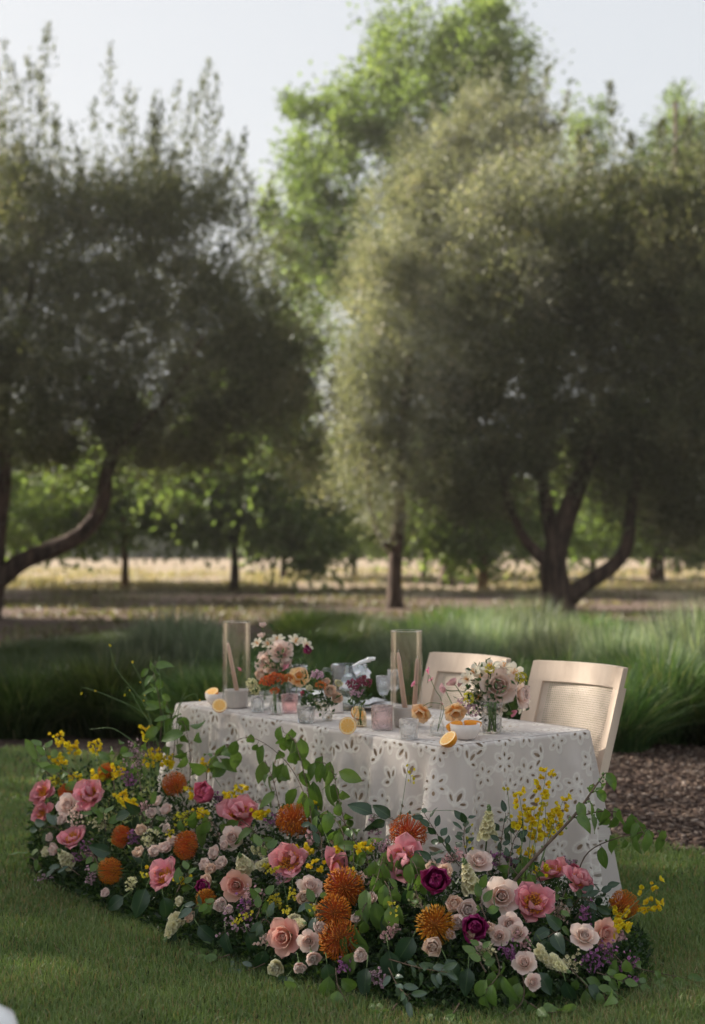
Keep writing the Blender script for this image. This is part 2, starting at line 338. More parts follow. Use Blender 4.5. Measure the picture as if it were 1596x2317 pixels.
def lobes_points(lobes, n, g, shell=.5, bn=60):
    """points in ellipsoid lobes (centre, radii), crowded into clumps with gaps between"""
    vol = np.array([l[1][0] * l[1][1] * l[1][2] for l in lobes]) ** .8; vol /= vol.sum()
    nb = max(60, int(n / bn)); pts = []
    which = g.choice(len(lobes), nb, p=vol); cr = .35 + 1.0 * g.random(nb) ** 1.5; d = g.normal(size=(nb, 3)); d /= np.linalg.norm(d, axis=1, keepdims=True)
    r = (g.random(nb) ** shell) * (1 + .16 * g.random(nb) ** 3)
    C = np.array([lobes[i][0] for i in which], float) + d * r[:, None] * np.array([lobes[i][1] for i in which], float)
    k = g.integers(0, nb, n); rad = np.array([lobes[i][2] if len(lobes[i]) > 2 else .38 for i in which])[k] * cr[k]
    off = g.normal(size=(n, 3)) * rad[:, None] * .5
    out = d[k] * .6 + off / (rad[:, None] + 1e-6) * .6
    return C[k] + off, out, k, nb
def crown(name, lobes, n, Ln, Wd, mat, parent, seed, up=.5, shoots=(), diamond=False, shell=.45, bn=120):
    g = np.random.default_rng(seed); P, D, k, nb = lobes_points(lobes, n, g, shell, bn)
    D = D + g.normal(size=(n, 3)) * .6; D[:, 2] += up
    clump = g.random(nb)[k]
    A = np.clip(.55 * clump + .45 * g.random(n), 0, 1)
    if len(shoots):
        SP, SD = [], []
        for (a, b, m) in shoots:
            a, b = np.array(a), np.array(b); t = g.random(m) ** .8; c = a + (b - a) * t[:, None] + np.array([.25, 0, 0]) * np.sin(t * 3 + a[0])[:, None] * .5
            c = c + g.normal(size=(m, 3)) * (.13 * (1.2 - t) * (.6 + .8 * np.sin(t * 17 + a[1]) ** 2))[:, None]; SP.append(c); SD.append((b - a) / np.linalg.norm(b - a) + g.normal(size=(m, 3)) * .45)
        SP, SD = np.concatenate(SP), np.concatenate(SD); P = np.concatenate([P, SP]); D = np.concatenate([D, SD]); A = np.concatenate([A, g.random(len(SP)) * .6])
    V, F, rep = cloud(P, D, Ln, Wd, seed + 1, diamond)
    return link(name, mesh(name, V, F, mat, False, attrs={'rnd': np.repeat(A, rep)}), parent)
def limb(mb, pts, r0, r1, n=14, k=8):
    c = crom(pts, n); rad = [r0 + (r1 - r0) * (i / (n - 1)) ** .8 for i in range(n)]; rad[0] *= 1.25
    V, F, U = tube(c, rad, k); mb.add(V, F, U)
def W3(x, y, Y, root):     # a point of the tree relative to its base
    return tuple(at(x, y, Y) - Vector(root))
def lobe(x, y, rx, ry, Y, dY, root, cl=.62):
    c = at(x, y, Y) - Vector(root); s = Y / FPX
    return (tuple(c), (rx * s, dY, ry * s), cl)

# big olive, left of the picture
OL = []
Y = 30.; rt = at(-45, 1405, Y); rt.z = 0
t = thing('olive_tree', 'large dark olive tree at the left edge with a long curved limb', 'tree', rt); OL.append(t)
mb = MB(); p = lambda x, y, d=0: W3(x, y, Y + d, rt)
limb(mb, [(0, 0, -.1), p(-25, 1320), p(-15, 1200), p(5, 1050), p(0, 850)], .42, .16)
limb(mb, [p(-40, 1350), p(10, 1300), p(60, 1265), p(130, 1238), p(195, 1200), p(232, 1140), p(240, 1080), p(262, 1010, .5), p(300, 880, .5)], .24, .12, 22)
limb(mb, [p(-30, 1330), p(-120, 1150), p(-200, 900)], .25, .1)
mb.build('trunk', M['bark'], t)
mb = MB(); limb(mb, [p(258, 1030), p(200, 900, 1), p(160, 750, 1)], .1, .03, 8, 5); limb(mb, [p(262, 1010), p(380, 900, -1), p(460, 760, -1)], .1, .03, 8, 5); limb(mb, [p(5, 900), p(60, 700), p(90, 520)], .14, .03, 8, 5); mb.build('limb', M['bark'], t)
lb = [lobe(*a, root=rt) for a in [(60, 560, 170, 170, 30, 2.2), (330, 640, 210, 190, 30.5, 2.4), (60, 800, 230, 260, 30, 2.6), (330, 850, 230, 210, 30.5, 2.6), (520, 720, 120, 190, 31, 1.8), (560, 900, 130, 150, 31, 1.8), (-160, 700, 200, 300, 30, 2.5), (110, 980, 150, 110, 30, 2), (-20, 400, 90, 170, 30, 1.2), (350, 500, 150, 110, 30, 1.5), (400, 1000, 150, 90, 31, 2.), (600, 560, 60, 120, 31.5, 1.), (640, 800, 80, 190, 31.5, 1.4), (670, 960, 60, 120, 31.5, 1.2), (250, 470, 90, 70, 30, 1.2), (450, 480, 90, 80, 30.5, 1.2), (130, 480, 90, 80, 30, 1.2)]]
sh = []
g_ = np.random.default_rng(3)
for (x0, y0, x1, y1) in [(255, 420, 262, 95), (280, 430, 300, 190), (310, 420, 310, 205), (350, 430, 352, 200), (370, 420, 365, 230), (395, 430, 400, 185), (420, 420, 425, 215), (440, 440, 452, 160), (455, 430, 462, 140), (470, 440, 478, 170), (480, 460, 505, 300), (500, 500, 540, 300), (230, 430, 225, 230), (10, 330, 12, 100), (55, 330, 70, 130), (62, 200, 118, 55), (85, 330, 100, 150), (30, 350, 35, 150), (130, 430, 140, 270), (0, 350, -15, 120), (440, 520, 490, 240), (510, 560, 560, 400), (560, 560, 600, 430), (380, 430, 345, 260), (90, 400, 100, 230), (180, 460, 190, 330)]:
    sh.append((W3(x0, y0, 30 + g_.random(), rt), W3(x1, y1, 30 + g_.random(), rt), 170))
for k in range(46):
    x0 = -20 + 590 * g_.random(); y0 = 450 + 90 * g_.random() + max(0, x0 - 450) * .8; sh.append((W3(x0, y0, 29.5 + g_.random() * 2, rt), W3(x0 + g_.normal() * 22, y0 - 60 - 170 * g_.random() ** 1.3, 29.5 + g_.random() * 2, rt), 120))
crown('crown', lb, 180000, .12, .040, M['olive'], t, 21, .35, sh, bn=130)

# middle olive, its sunlit look painted into paler leaves
Y = 35.; rt = at(895, 1378, Y); rt.z = 0
t = thing('olive_tree', 'pale sunlit olive tree in the middle with one straight slim trunk', 'tree', rt); OL.append(t)
mb = MB(); p = lambda x, y, d=0: W3(x, y, Y + d, rt)
limb(mb, [(0, 0, -.1), p(893, 1320), p(897, 1240), p(905, 1150), p(910, 1000), p(930, 800)], .21, .1)
limb(mb, [p(896, 1255), p(868, 1225), p(840, 1150), p(830, 1000)], .11, .05)
mb.build('trunk', M['bark'], t)
lb = [lobe(*a, root=rt) for a in [(870, 1080, 130, 110, 35, 1.8), (830, 900, 90, 160, 35, 1.6), (900, 750, 130, 160, 35, 2), (940, 560, 140, 170, 35, 2), (990, 400, 120, 120, 35, 1.8), (1100, 320, 120, 110, 35, 1.5), (1060, 480, 170, 130, 35.5, 2), (960, 920, 90, 140, 35, 1.7), (890, 640, 110, 100, 34.5, 1.4), (1180, 420, 100, 120, 35, 1.5), (1210, 300, 50, 70, 35, .8), (1030, 640, 120, 120, 36, 2), (1020, 820, 100, 140, 36, 2), (1010, 1020, 70, 90, 35.5, 1.5), (800, 960, 60, 120, 34.5, 1), (1120, 520, 130, 140, 28.5, 1.2), (1040, 740, 110, 170, 28.5, 1.2), (1250, 400, 110, 90, 29, 1.2), (1010, 960, 80, 110, 29, 1), (1180, 640, 100, 100, 27.6, .8)]]
sh = [(W3(a, b, 35, rt), W3(c, d, 35, rt), 300) for a, b, c, d in [(930, 400, 925, 260), (990, 330, 985, 235), (1060, 290, 1070, 190), (1130, 270, 1140, 150), (1230, 330, 1240, 150), (1200, 260, 1195, 160), (1270, 380, 1280, 210)]]
crown('crown', lb, 175000, .11, .036, M['sun_painted_olive'], t, 31, .3, sh, bn=170)

# right olive, several stems
Y = 29.; rt = at(1268, 1398, Y); rt.z = 0
t = thing('olive_tree', 'broad dark olive tree on the right forking into several stems above the grasses', 'tree', rt); OL.append(t)
mb = MB(); p = lambda x, y, d=0: W3(x, y, Y + d, rt)
limb(mb, [(0, 0, -.1), p(1262, 1350), p(1252, 1290), p(1262, 1230), p(1300, 1120), p(1340, 1020), p(1400, 900)], .38, .13, 18)
limb(mb, [p(1255, 1290), p(1215, 1250), p(1185, 1215), p(1150, 1130), p(1120, 1000)], .16, .06)
limb(mb, [p(1262, 1260), p(1240, 1160), p(1225, 1050), p(1215, 880)], .2, .07)
limb(mb, [p(1285, 1352), p(1330, 1318), p(1385, 1282), p(1418, 1240), p(1425, 1180), p(1440, 1080), p(1470, 950)], .19, .09, 18)
mb.build('trunk', M['bark'], t)
lb = [lobe(*a, root=rt) for a in [(1150, 780, 150, 200, 29, 2.2), (1300, 700, 200, 220, 29.5, 2.4), (1500, 720, 200, 230, 29, 2.4), (1130, 1020, 130, 130, 29, 1.8), (1300, 980, 150, 140, 29.5, 2), (1500, 1020, 170, 150, 29, 2), (1380, 520, 180, 120, 29.5, 1.8), (1570, 480, 120, 130, 29, 1.8), (1180, 580, 100, 110, 29, 1.6), (1640, 800, 150, 350, 29, 2), (1070, 1110, 60, 60, 29, 1), (1560, 1180, 90, 60, 29, 1.2)]]
sh = [(W3(a, b, 29, rt), W3(c, d, 29, rt), 260) for a, b, c, d in [(1380, 440, 1390, 190), (1330, 440, 1330, 290), (1300, 460, 1310, 300), (1420, 430, 1440, 300), (1500, 400, 1510, 270), (1560, 380, 1570, 270)]]
crown('crown', lb, 175000, .12, .042, M['olive'], t, 41, .35, sh)

# broad-leaved green trees beyond
def green_tree(label, x, ybase, lobes_, n, seed, w=.16, bark='bark', fork=None, top=None, leaf=.24, bn=50):
    b = on_z(x, ybase, 0); Y = b.y
    t = thing('broadleaf_tree', label, 'tree', b)
    mb = MB(); q = lambda xx, yy, d=0: W3(xx, yy, Y + d, b); tp = top or (x + 4, ybase - 260)
    limb(mb, [(0, 0, -.1), q(x + 2, ybase - 60), q(x - 2, ybase - 140), q(*tp)], w, w * .35)
    for dx, dy in ((-60, -260), (70, -300), (-20, -380)): limb(mb, [q(x - 1, ybase - 110), q(x + dx * .5, ybase + dy * .6), q(x + dx, ybase + dy)], w * .5, w * .15, 8, 5)
    mb.build('trunk', M[bark], t)
    lb = [lobe(a[0], a[1], a[2], a[3], Y + a[4], a[5], b, .9) for a in lobes_]
    crown('crown', lb, n, leaf, leaf * .7, M['maple'], t, seed, -.2, diamond=True, shell=.4, bn=bn); return t
green_tree('very tall green broadleaf tree rising behind the pale middle olive', 1010, 1325, [(1010, 220, 200, 210, 2, 4), (880, 250, 90, 140, 2, 3), (760, 330, 120, 130, 2, 3), (980, 60, 60, 80, 2, 2), (1080, 120, 110, 110, 2, 2.5), (870, 90, 30, 80, 2, 1), (690, 460, 90, 140, 2, 2.5), (740, 600, 130, 150, 2, 3), (900, 560, 200, 200, 3, 3), (700, 780, 110, 160, 3, 3), (860, 800, 60, 90, 4, 2), (1150, 250, 80, 120, 2, 2), (690, 230, 50, 70, 2, 1.2)], 50000, 51, .3, bn=190, leaf=.19)
green_tree('green tree with orange-brown trunk standing left behind the curved olive limb', 282, 1333, [(250, 1120, 150, 90, 0, 3), (120, 1180, 120, 60, 0, 2), (400, 1150, 120, 80, 0, 3), (300, 1020, 160, 110, 0, 3)], 11000, 52, .17, 'bark_warm')
green_tree('shaded green tree with dark trunk between the left olive and the tall glass cylinder', 530, 1338, [(560, 1060, 180, 130, 0, 3.5), (540, 930, 120, 130, 0, 3), (660, 1150, 120, 90, -1, 2.5), (430, 1130, 120, 80, 0, 2.5), (720, 1230, 60, 60, -2, 1.2), (560, 1180, 140, 50, 0, 2)], 20000, 53, .19)
green_tree('green tree with pale trunk between the middle and right olive trees', 1092, 1335, [(1060, 1200, 100, 60, 0, 2), (1050, 1100, 130, 90, 0, 3), (1000, 1240, 40, 40, 0, 1), (1190, 1190, 70, 60, 0, 2), (1080, 1270, 25, 40, 0, .6)], 9000, 54, .2, 'bark_warm')
green_tree('green tree with thick dark trunk at the right edge beyond the right olive', 1485, 1322, [(1500, 1160, 130, 90, 0, 3), (1480, 1000, 140, 120, 0, 3), (1600, 1240, 60, 40, 0, 2), (1400, 1080, 90, 110, 0, 3), (1300, 1210, 60, 60, 0, 2)], 14000, 55, .36)
green_tree('slender green tree whose pointed top shows at the upper right', 1530, 1300, [(1530, 330, 70, 130, 4, 2.5), (1520, 220, 28, 90, 4, 1.2), (1480, 420, 90, 110, 4, 3), (1600, 420, 90, 130, 4, 3), (1420, 480, 40, 80, 4, 1.5), (1330, 300, 60, 80, 4, 1.5), (1310, 420, 60, 100, 4, 1.5), (1550, 650, 150, 200, 5, 4)], 22000, 56, .3, top=(1530, 230))
for i, (x, yb, s, lab) in enumerate([(30, 1322, 1., 'leafy green orchard tree seen under the left olive near the edge'), (640, 1312, .9, 'small far orchard tree left of the middle olive'), (800, 1305, .9, 'small far orchard tree just left of the middle olive trunk'), (960, 1308, .8, 'small far orchard tree just right of the middle olive trunk'), (1340, 1310, .9, 'small far orchard tree seen through the fork of the right olive')]):
    green_tree(lab, x, yb, [(x - 20, 1160, 110 * s, 70, 0, 3), (x + 60, 1205, 80 * s, 45, 0, 3), (x - 70, 1225, 50 * s, 25, 0, 2), (x, 1060, 110 * s, 100, 0, 4)], 10000, 60 + i, .16)
t = thing('olive_tree', 'unseen olive tree left of the picture with its crown thinned to filter the sun', 'tree', (-27, 21, 0)); mb = MB(); limb(mb, [(0, 0, -.1), (.1, 0, 1.5), (-.2, .1, 3), (.2, 0, 6)], .3, .12); limb(mb, [(0, 0, 1.2), (1, .4, 3), (1.8, .6, 5)], .16, .07); limb(mb, [(0, 0, 1.4), (-1, -.4, 3), (-2, -.6, 5.2)], .16, .07); mb.build('trunk', M['bark'], t)
crown('crown', [((0, 0, 6), (4.2, 4.2, 3.6), .9), ((2.5, 1, 5), (3, 3, 2.6), .9), ((-2.5, -1, 5.2), (3, 3, 2.8), .9), ((0, 0, 4), (4.2, 4.2, 2), .9)], 76000, .12, .042, M['olive'], t, 49, .3, bn=10); AIRY = t  # unseen tree, leaf density chosen so part of the sun reaches the table
# olives outside the frame that keep the table in shade
for k, (x, y, sc_, rz, lab) in enumerate([(-18.2, 13.6, 1.6, 1.3, 'unseen olive tree left of the picture, crown thinned to part-shade the table, nearest the camera'), (-13.5, 21.5, 1.05, 3.6, 'olive tree left of the picture between the table and the large dark olive'), (-19., 33.0, 1.1, 4.9, 'olive tree left of the picture beside the large dark olive'), (-18.5, 43.0, 1.1, 2.1, 'olive tree left of the picture throwing shade across the bare soil'), (-24, 53.0, 1.15, 5.1, 'farthest olive tree left of the picture beside the dry field'), (13.5, 31., 1.0, 2.9, 'olive tree right of the picture beside the broad right olive')]):
    src = OL[2] if k != 0 else AIRY; o = src.copy(); COL.objects.link(o)
    for c in [c for c in COL.objects if c.parent == src]:
        d = c.copy(); COL.objects.link(d); d.parent = o
    o.location = (x, y, 0); o.scale = (sc_,) * 3; o.rotation_euler = (0, 0, rz); o['label'] = lab
# far wood and dry bank closing the view
g = np.random.default_rng(77); n = 30000
x = (g.random(n) * 2 - 1) * 90; P = np.stack([x, 150 + g.random(n) * 14, (g.random(n) ** .8) * (5.0 + 2.5 * np.sin(x * .13) + 1.5 * np.sin(x * .41))], 1)
V, F, rep = cloud(P, g.normal(size=(n, 3)) + [0, 0, .3], 1.3, .9, 78)
tag(link('far_wood', mesh('far_wood', V, F, M['maple'], False, attrs={'rnd': np.repeat(g.random(n) * .6, rep)})), 'far green wood closing the view beyond the dry field', 'wood', kind='stuff')
# dry field grass
n = 45000; y = 26 + 60 * g.random(n) ** 1.4; x = (g.random(n) * 2 - 1) * y * .27
dens = np.sin(x * .35 + 1) * np.sin(y * .33) + .4 * np.sin(x * 1.3) > -.25; dens &= y > 46; x, y = x[dens], y[dens]; n = len(x)
V, F, rep = cloud(np.stack([x, y, np.zeros(n)], 1), g.normal(size=(n, 3)) * .35 + [0, 0, 1], .22, .05, 79)
M['dry'] = leafmat('dry_grass', [(0, (.24, .18, .12)), (.6, (.30, .235, .16)), (1, (.17, .19, .09))], .35)
tag(link('dry_grass', mesh('dry_grass', V, F, M['dry'], False, attrs={'rnd': np.repeat(g.random(n), rep)})), 'dry straw-coloured grass of the field beneath the far trees', 'grass', kind='stuff')

# low weeds and litter on the shaded soil under the olives
n = 26000; y = 22 + 26 * g.random(n); x = (g.random(n) * 2 - 1) * y * .27
dens = np.sin(x * .9 + 2 * np.sin(y * .5)) * np.sin(y * .8 + np.sin(x * .7)) + .5 * g.random(n) > .35; x, y = x[dens], y[dens]; n = len(x)
V, F, rep = cloud(np.stack([x, y, np.zeros(n)], 1), g.normal(size=(n, 3)) * .6 + [0, 0, .8], .13, .05, 80)
M['weed'] = leafmat('weeds', [(0, (.07, .05, .035)), (.5, (.13, .10, .06)), (.75, (.09, .12, .04)), (1, (.26, .20, .14))], .3)
tag(link('low_weeds', mesh('low_weeds', V, F, M['weed'], False, attrs={'rnd': np.repeat(g.random(n), rep)})), 'scattered low weeds and litter on the bare soil under the olives', 'weeds', kind='stuff')
# ---- ornamental grasses and silvery shrubs of the bed
def clump_mesh(name, n, rad, h, spread, wid, mat, seed, seg=3, droop=.55):
    g = np.random.default_rng(seed); a = g.random(n) * 2 * PI; r = rad * g.random(n) ** .6
    x, y = r * np.cos(a), r * np.sin(a); a2 = a + g.normal(size=n) * .5; hh = h * (.55 + .6 * g.random(n)) * (1 - .25 * (r / rad) ** 2); sp = spread * (.15 + 1.0 * g.random(n)) * (.4 + .8 * r / rad)
    b = g.random(n) * PI; sx, sy = np.cos(b) * wid, np.sin(b) * wid; rows = []
    for i in range(seg + 1):
        t = i / seg; ox = sp * t ** 1.6; z = hh * (t * (1 + droop * .5) - droop * .5 * t * t * (1 + sp / spread * .6)); k = (1 - t) ** .5 if i < seg else 0.0
        cx, cy_ = x + np.cos(a2) * ox, y + np.sin(a2) * ox
        rows.append(np.stack([cx - sx * k, cy_ - sy * k, z], 1)); rows.append(np.stack([cx + sx * k, cy_ + sy * k, z], 1))
    V = np.stack(rows, 1).reshape(-1, 3); m = 2 * (seg + 1); k = np.arange(n)[:, None] * m
    F = np.concatenate([k + [2 * i, 2 * i + 1, 2 * i + 3, 2 * i + 2] for i in range(seg)], 0)
    return mesh(name, V, F, mat, False, attrs={'rnd': np.repeat(g.random(n), m)})
M['tuft'] = leafmat('ornamental_grass', [(0, (.028, .05, .018)), (.5, (.048, .085, .028)), (.9, (.09, .135, .05)), (1, (.26, .24, .13))], .4, objvar=.55)
M['silver'] = leafmat('silvery_foliage', [(0, (.08, .12, .07)), (.6, (.17, .21, .14)), (1, (.36, .38, .30))], .3, objvar=.45)
M['sage'] = leafmat('dull_green_foliage', [(0, (.035, .05, .022)), (.6, (.06, .085, .035)), (1, (.11, .12, .06))], .3)
CL = {'g': [clump_mesh('tuft_blades', 2600, .30, .78, .55, .0052, M['tuft'], 100 + i) for i in range(3)],
      's': [clump_mesh('silver_stalks', 1300, .42, .8, .2, .007, M['silver'], 110 + i, 2, .1) for i in range(2)],
      'd': [clump_mesh('shrub_leaves', 3000, .5, .5, .4, .007, M['sage'], 120 + i, 2, .3) for i in range(2)]}
names = {'g': ('ornamental_grass', 'plant'), 's': ('silver_shrub', 'shrub'), 'd': ('low_shrub', 'shrub')}
def tuft(kind, X, Yy, s, label, group=None, hz=1):
    t = thing(names[kind][0], label, names[kind][1], (X, Yy, 0), (0, 0, random.random() * 6), group); t.scale = (s, s * random.uniform(.85, 1.1), s * hz * random.uniform(.82, 1.12))
    link('foliage', random.choice(CL[kind]), t)
rows = [
 # x px, distance, kind, size, label
 (-30, 11.9, 'g', 1.0, 'green arching grass clump at the far left edge beside the lawn'), (70, 12.0, 'g', 1.05, 'green arching grass clump second from the left edge of the lawn'), (165, 11.9, 'g', 1.0, 'green arching grass clump left behind the bent yellow bud stems'),
 (255, 12.0, 'g', 1.02, 'green arching grass clump directly behind the tall bud stems'), (340, 12.0, 'g', .98, 'green arching grass clump left of the orange bowl'), (430, 11.6, 'g', 1., 'green arching grass clump behind the left end of the table'),
 (520, 11.5, 'g', 1.05, 'green arching grass clump behind the left glass cylinder'), (610, 12.2, 'g', 1., 'green arching grass clump behind the left bouquet'), (720, 12.4, 'g', 1., 'green arching grass clump behind the water pitcher'), (830, 12.6, 'g', 1.0, 'green arching grass clump between pitcher and right cylinder'), (930, 12.8, 'g', .95, 'green arching grass clump behind the right glass cylinder'),
 (1040, 12.0, 'g', 1., 'green arching grass clump behind the back of the farther chair'), (1150, 11.6, 'g', 1.05, 'green arching grass clump in the gap between the two chairs'), (1270, 12.2, 'g', 1.02, 'green arching grass clump behind the nearer chair'),
 (1395, 10.6, 'g', 1.0, 'grass clump hugging the right side of the nearer chair'), (1510, 11.2, 'g', 1.2, 'large round dark green grass clump right of the nearer chair'), (1610, 11.4, 'g', 1.15, 'dark green grass clump at the right edge above the bark chips'), (1400, 12.6, 'g', 1.0, 'green grass clump between the nearer chair and the large round clump'),
]
for a in rows:
    tuft(a[2], (a[0] - CX) / FPX * a[1], a[1] + random.uniform(-.25, .45), a[3] * .95, a[4], 'green grass clumps behind the table', .86)
def place_words(x):
    for lim, wd in ((-5, 'at the far left edge'), (90, 'under the thick left olive stem'), (190, 'under the start of the curved limb'), (290, 'left of the orange-brown trunk'), (370, 'right of the orange-brown trunk'), (430, 'between trunk and left cylinder'), (480, 'just left of the left cylinder'), (540, 'directly behind the left cylinder'), (600, 'left above the left bouquet'), (660, 'right above the left bouquet'), (705, 'left of the pitcher'), (750, 'above the pitcher handle'), (785, 'above the pitcher'), (820, 'right above the pitcher'), (848, 'above the goblets'), (880, 'left above the right cylinder'), (945, 'behind the right cylinder'), (970, 'left of the farther chair'), (1000, 'at the left post of the farther chair'), (1030, 'above the farther chair'), (1050, 'above the middle of the farther chair'), (1070, 'behind the lily bouquet'), (1100, 'left above the lily bouquet'), (1140, 'right above the lily bouquet'), (1165, 'between both chairs'), (1190, 'just left of the nearer chair'), (1230, 'above the left post of the nearer chair'), (1265, 'below the forked olive'), (1300, 'right below the forked olive'), (1345, 'above the nearer chair'), (1410, 'right above the nearer chair'), (1430, 'under the right olive limb'), (1470, 'right of the nearer chair'), (1495, 'under the thick right trunk'), (1540, 'over the large round clump'), (1570, 'near the right edge'), (1900, 'at the right edge')):
        if x < lim: return wd
k = 0
for (x, Yd, kd, s) in [(-20, 14.5, 'd', 1.2), (60, 15, 'd', 1.25), (150, 14.6, 'd', 1.2), (240, 15.2, 'd', 1.2), (40, 18, 'd', 1.1), (140, 19, 'd', 1.1), (250, 20, 'd', 1.0), (330, 16, 's', 1.0), (400, 16.5, 's', 1.15), (455, 16.2, 's', 1.1), (330, 22, 'd', .9), (560, 16, 'g', .9), (640, 17, 'g', .95), (720, 18, 'g', 1.0), (800, 18.5, 'g', 1.1), (690, 22, 'g', 1.0), (770, 23, 'g', 1.15), (860, 17, 'd', 1.1),
                       (840, 21, 'g', 1.0), (930, 16.5, 's', 1.05), (985, 19, 'g', 1.35), (1045, 20, 'g', 1.35), (1010, 16, 's', 1.0), (1080, 17, 's', 1.05), (1150, 17.5, 's', 1.1), (1130, 21, 's', 1.15), (1200, 20, 's', 1.1), (1270, 19, 's', 1.0), (1340, 19.5, 'g', 1.05), (1255, 15.5, 's', 1.0), (1335, 15.5, 'g', 1.05), (1420, 18, 'g', 1.05), (1400, 15, 's', 1.0), (1490, 14.5, 's', 1.05), (1500, 18.5, 'g', 1.1), (1560, 15.5, 's', 1.35), (1610, 15, 's', 1.45), (1450, 13.8, 'g', 1.0), (1580, 19, 'g', 1.1), (1060, 14, 'g', .9), (500, 14, 'g', .9), (740, 14.6, 'g', .9)]:
    row = 'front' if Yd < 15.1 else ('middle' if Yd < 17.6 else 'rear')
    lab = {'g': 'hazy green grass clump, ', 's': 'silvery upright clump, ', 'd': 'low dull green shrub, '}[kd] + row + ' row of the bed, ' + place_words(x)
    tuft(kd, (x - CX) / FPX * Yd, Yd, s, lab, {'g': 'distant green clumps of the bed', 's': 'silvery clumps of the bed', 'd': 'low dull shrubs of the bed'}[kd], .74 if kd != 's' else .85)
# ================================================================ TABLE, CLOTH, CHAIRS
TN = Vector((.3446, 5.645, 0)); TU = Vector((-.618, .786, 0)).normalized(); TV = Vector((TU.y, -TU.x, 0))
TL, TW, TH = 1.995, .861, .75
if TV.y < 0: TV = -TV
TROT = math.atan2(TU.y, TU.x)
def tp(u, v, z=TH): return TN + TU * u + TV * v + Vector((0, 0, z))
def tri_loc(x, y, z=TH):      # a place on the table top
    return on_z(x, y, z)
M['wood'] = plain('table_wood', (.30, .20, .12), .6, .25, 6, .2, stretch=(8, 1, 1))
t = thing('dining_table', 'long rectangular table hidden under the white eyelet cloth', 'table', tuple(tp(0, 0, 0)), (0, 0, TROT))
sgn = 1 if (Matrix.Rotation(TROT, 3, 'Z') @ Vector((0, 1, 0))).dot(TV) > 0 else -1
MB().add(*box((TL / 2, sgn * TW / 2, TH - .028), (TL - .05, TW - .05, .035))).build('tabletop', M['wood'], t, False)
for a in (.1, TL - .1):
    for b in (.09, TW - .09): MB().add(*box((a, sgn * b, (TH - .046) / 2), (.05, .05, TH - .05))).build('leg', M['wood'], t, False)
# --- cloth
def clothmat():
    m, N, L = newmat('eyelet_cloth')
    h = N.new('ShaderNodeAttribute'); h.attribute_name = 'hole'; e = N.new('ShaderNodeAttribute'); e.attribute_name = 'stitch'
    tc = N.new('ShaderNodeTexCoord'); wv = N.new('ShaderNodeTexNoise'); wv.inputs['Scale'].default_value = 900; L.new(tc.outputs['Object'], wv.inputs['Vector'])
    c = N.new('ShaderNodeMixRGB'); c.inputs[1].default_value = (.72, .655, .615, 1); c.inputs[2].default_value = (.90, .86, .80, 1); L.new(e.outputs['Fac'], c.inputs[0])
    p = N.new('ShaderNodeBsdfPrincipled'); p.inputs['Roughness'].default_value = .85; p.inputs['Specular IOR Level'].default_value = .15; p.inputs['Sheen Weight'].default_value = .2; L.new(c.outputs[0], p.inputs['Base Color'])
    bp = N.new('ShaderNodeBump'); bp.inputs['Strength'].default_value = .15; bp.inputs['Distance'].default_value = .001; L.new(wv.outputs['Fac'], bp.inputs['Height']); L.new(bp.outputs[0], p.inputs['Normal'])
    t = N.new('ShaderNodeBsdfTranslucent'); L.new(c.outputs[0], t.inputs[0])
    mx = N.new('ShaderNodeMixShader'); mx.inputs[0].default_value = .28; L.new(p.outputs[0], mx.inputs[1]); L.new(t.outputs[0], mx.inputs[2])
    gt = N.new('ShaderNodeMath'); gt.operation = 'GREATER_THAN'; gt.inputs[1].default_value = 0.0; L.new(h.outputs['Fac'], gt.inputs[0])
    tr = N.new('ShaderNodeBsdfTransparent'); m2 = N.new('ShaderNodeMixShader'); L.new(gt.outputs[0], m2.inputs[0]); L.new(mx.outputs[0], m2.inputs[1]); L.new(tr.outputs[0], m2.inputs[2])
    o = N.new('ShaderNodeOutputMaterial'); L.new(m2.outputs[0], o.inputs[0]); return m
M['cloth'] = clothmat()
def motifs(p0, p1, s0, s1, seed):
    """flower and leaf motifs of the embroidery scattered without touching"""
    g = np.random.default_rng(seed); fl = []
    for _ in range(6000):
        c = np.array([p0 + (p1 - p0) * g.random(), s0 + (s1 - s0) * g.random()])
        if all(np.hypot(*(c - f[0])) > .098 for f in fl): fl.append((c, g.random() * 6.28, g.random()))
    return fl
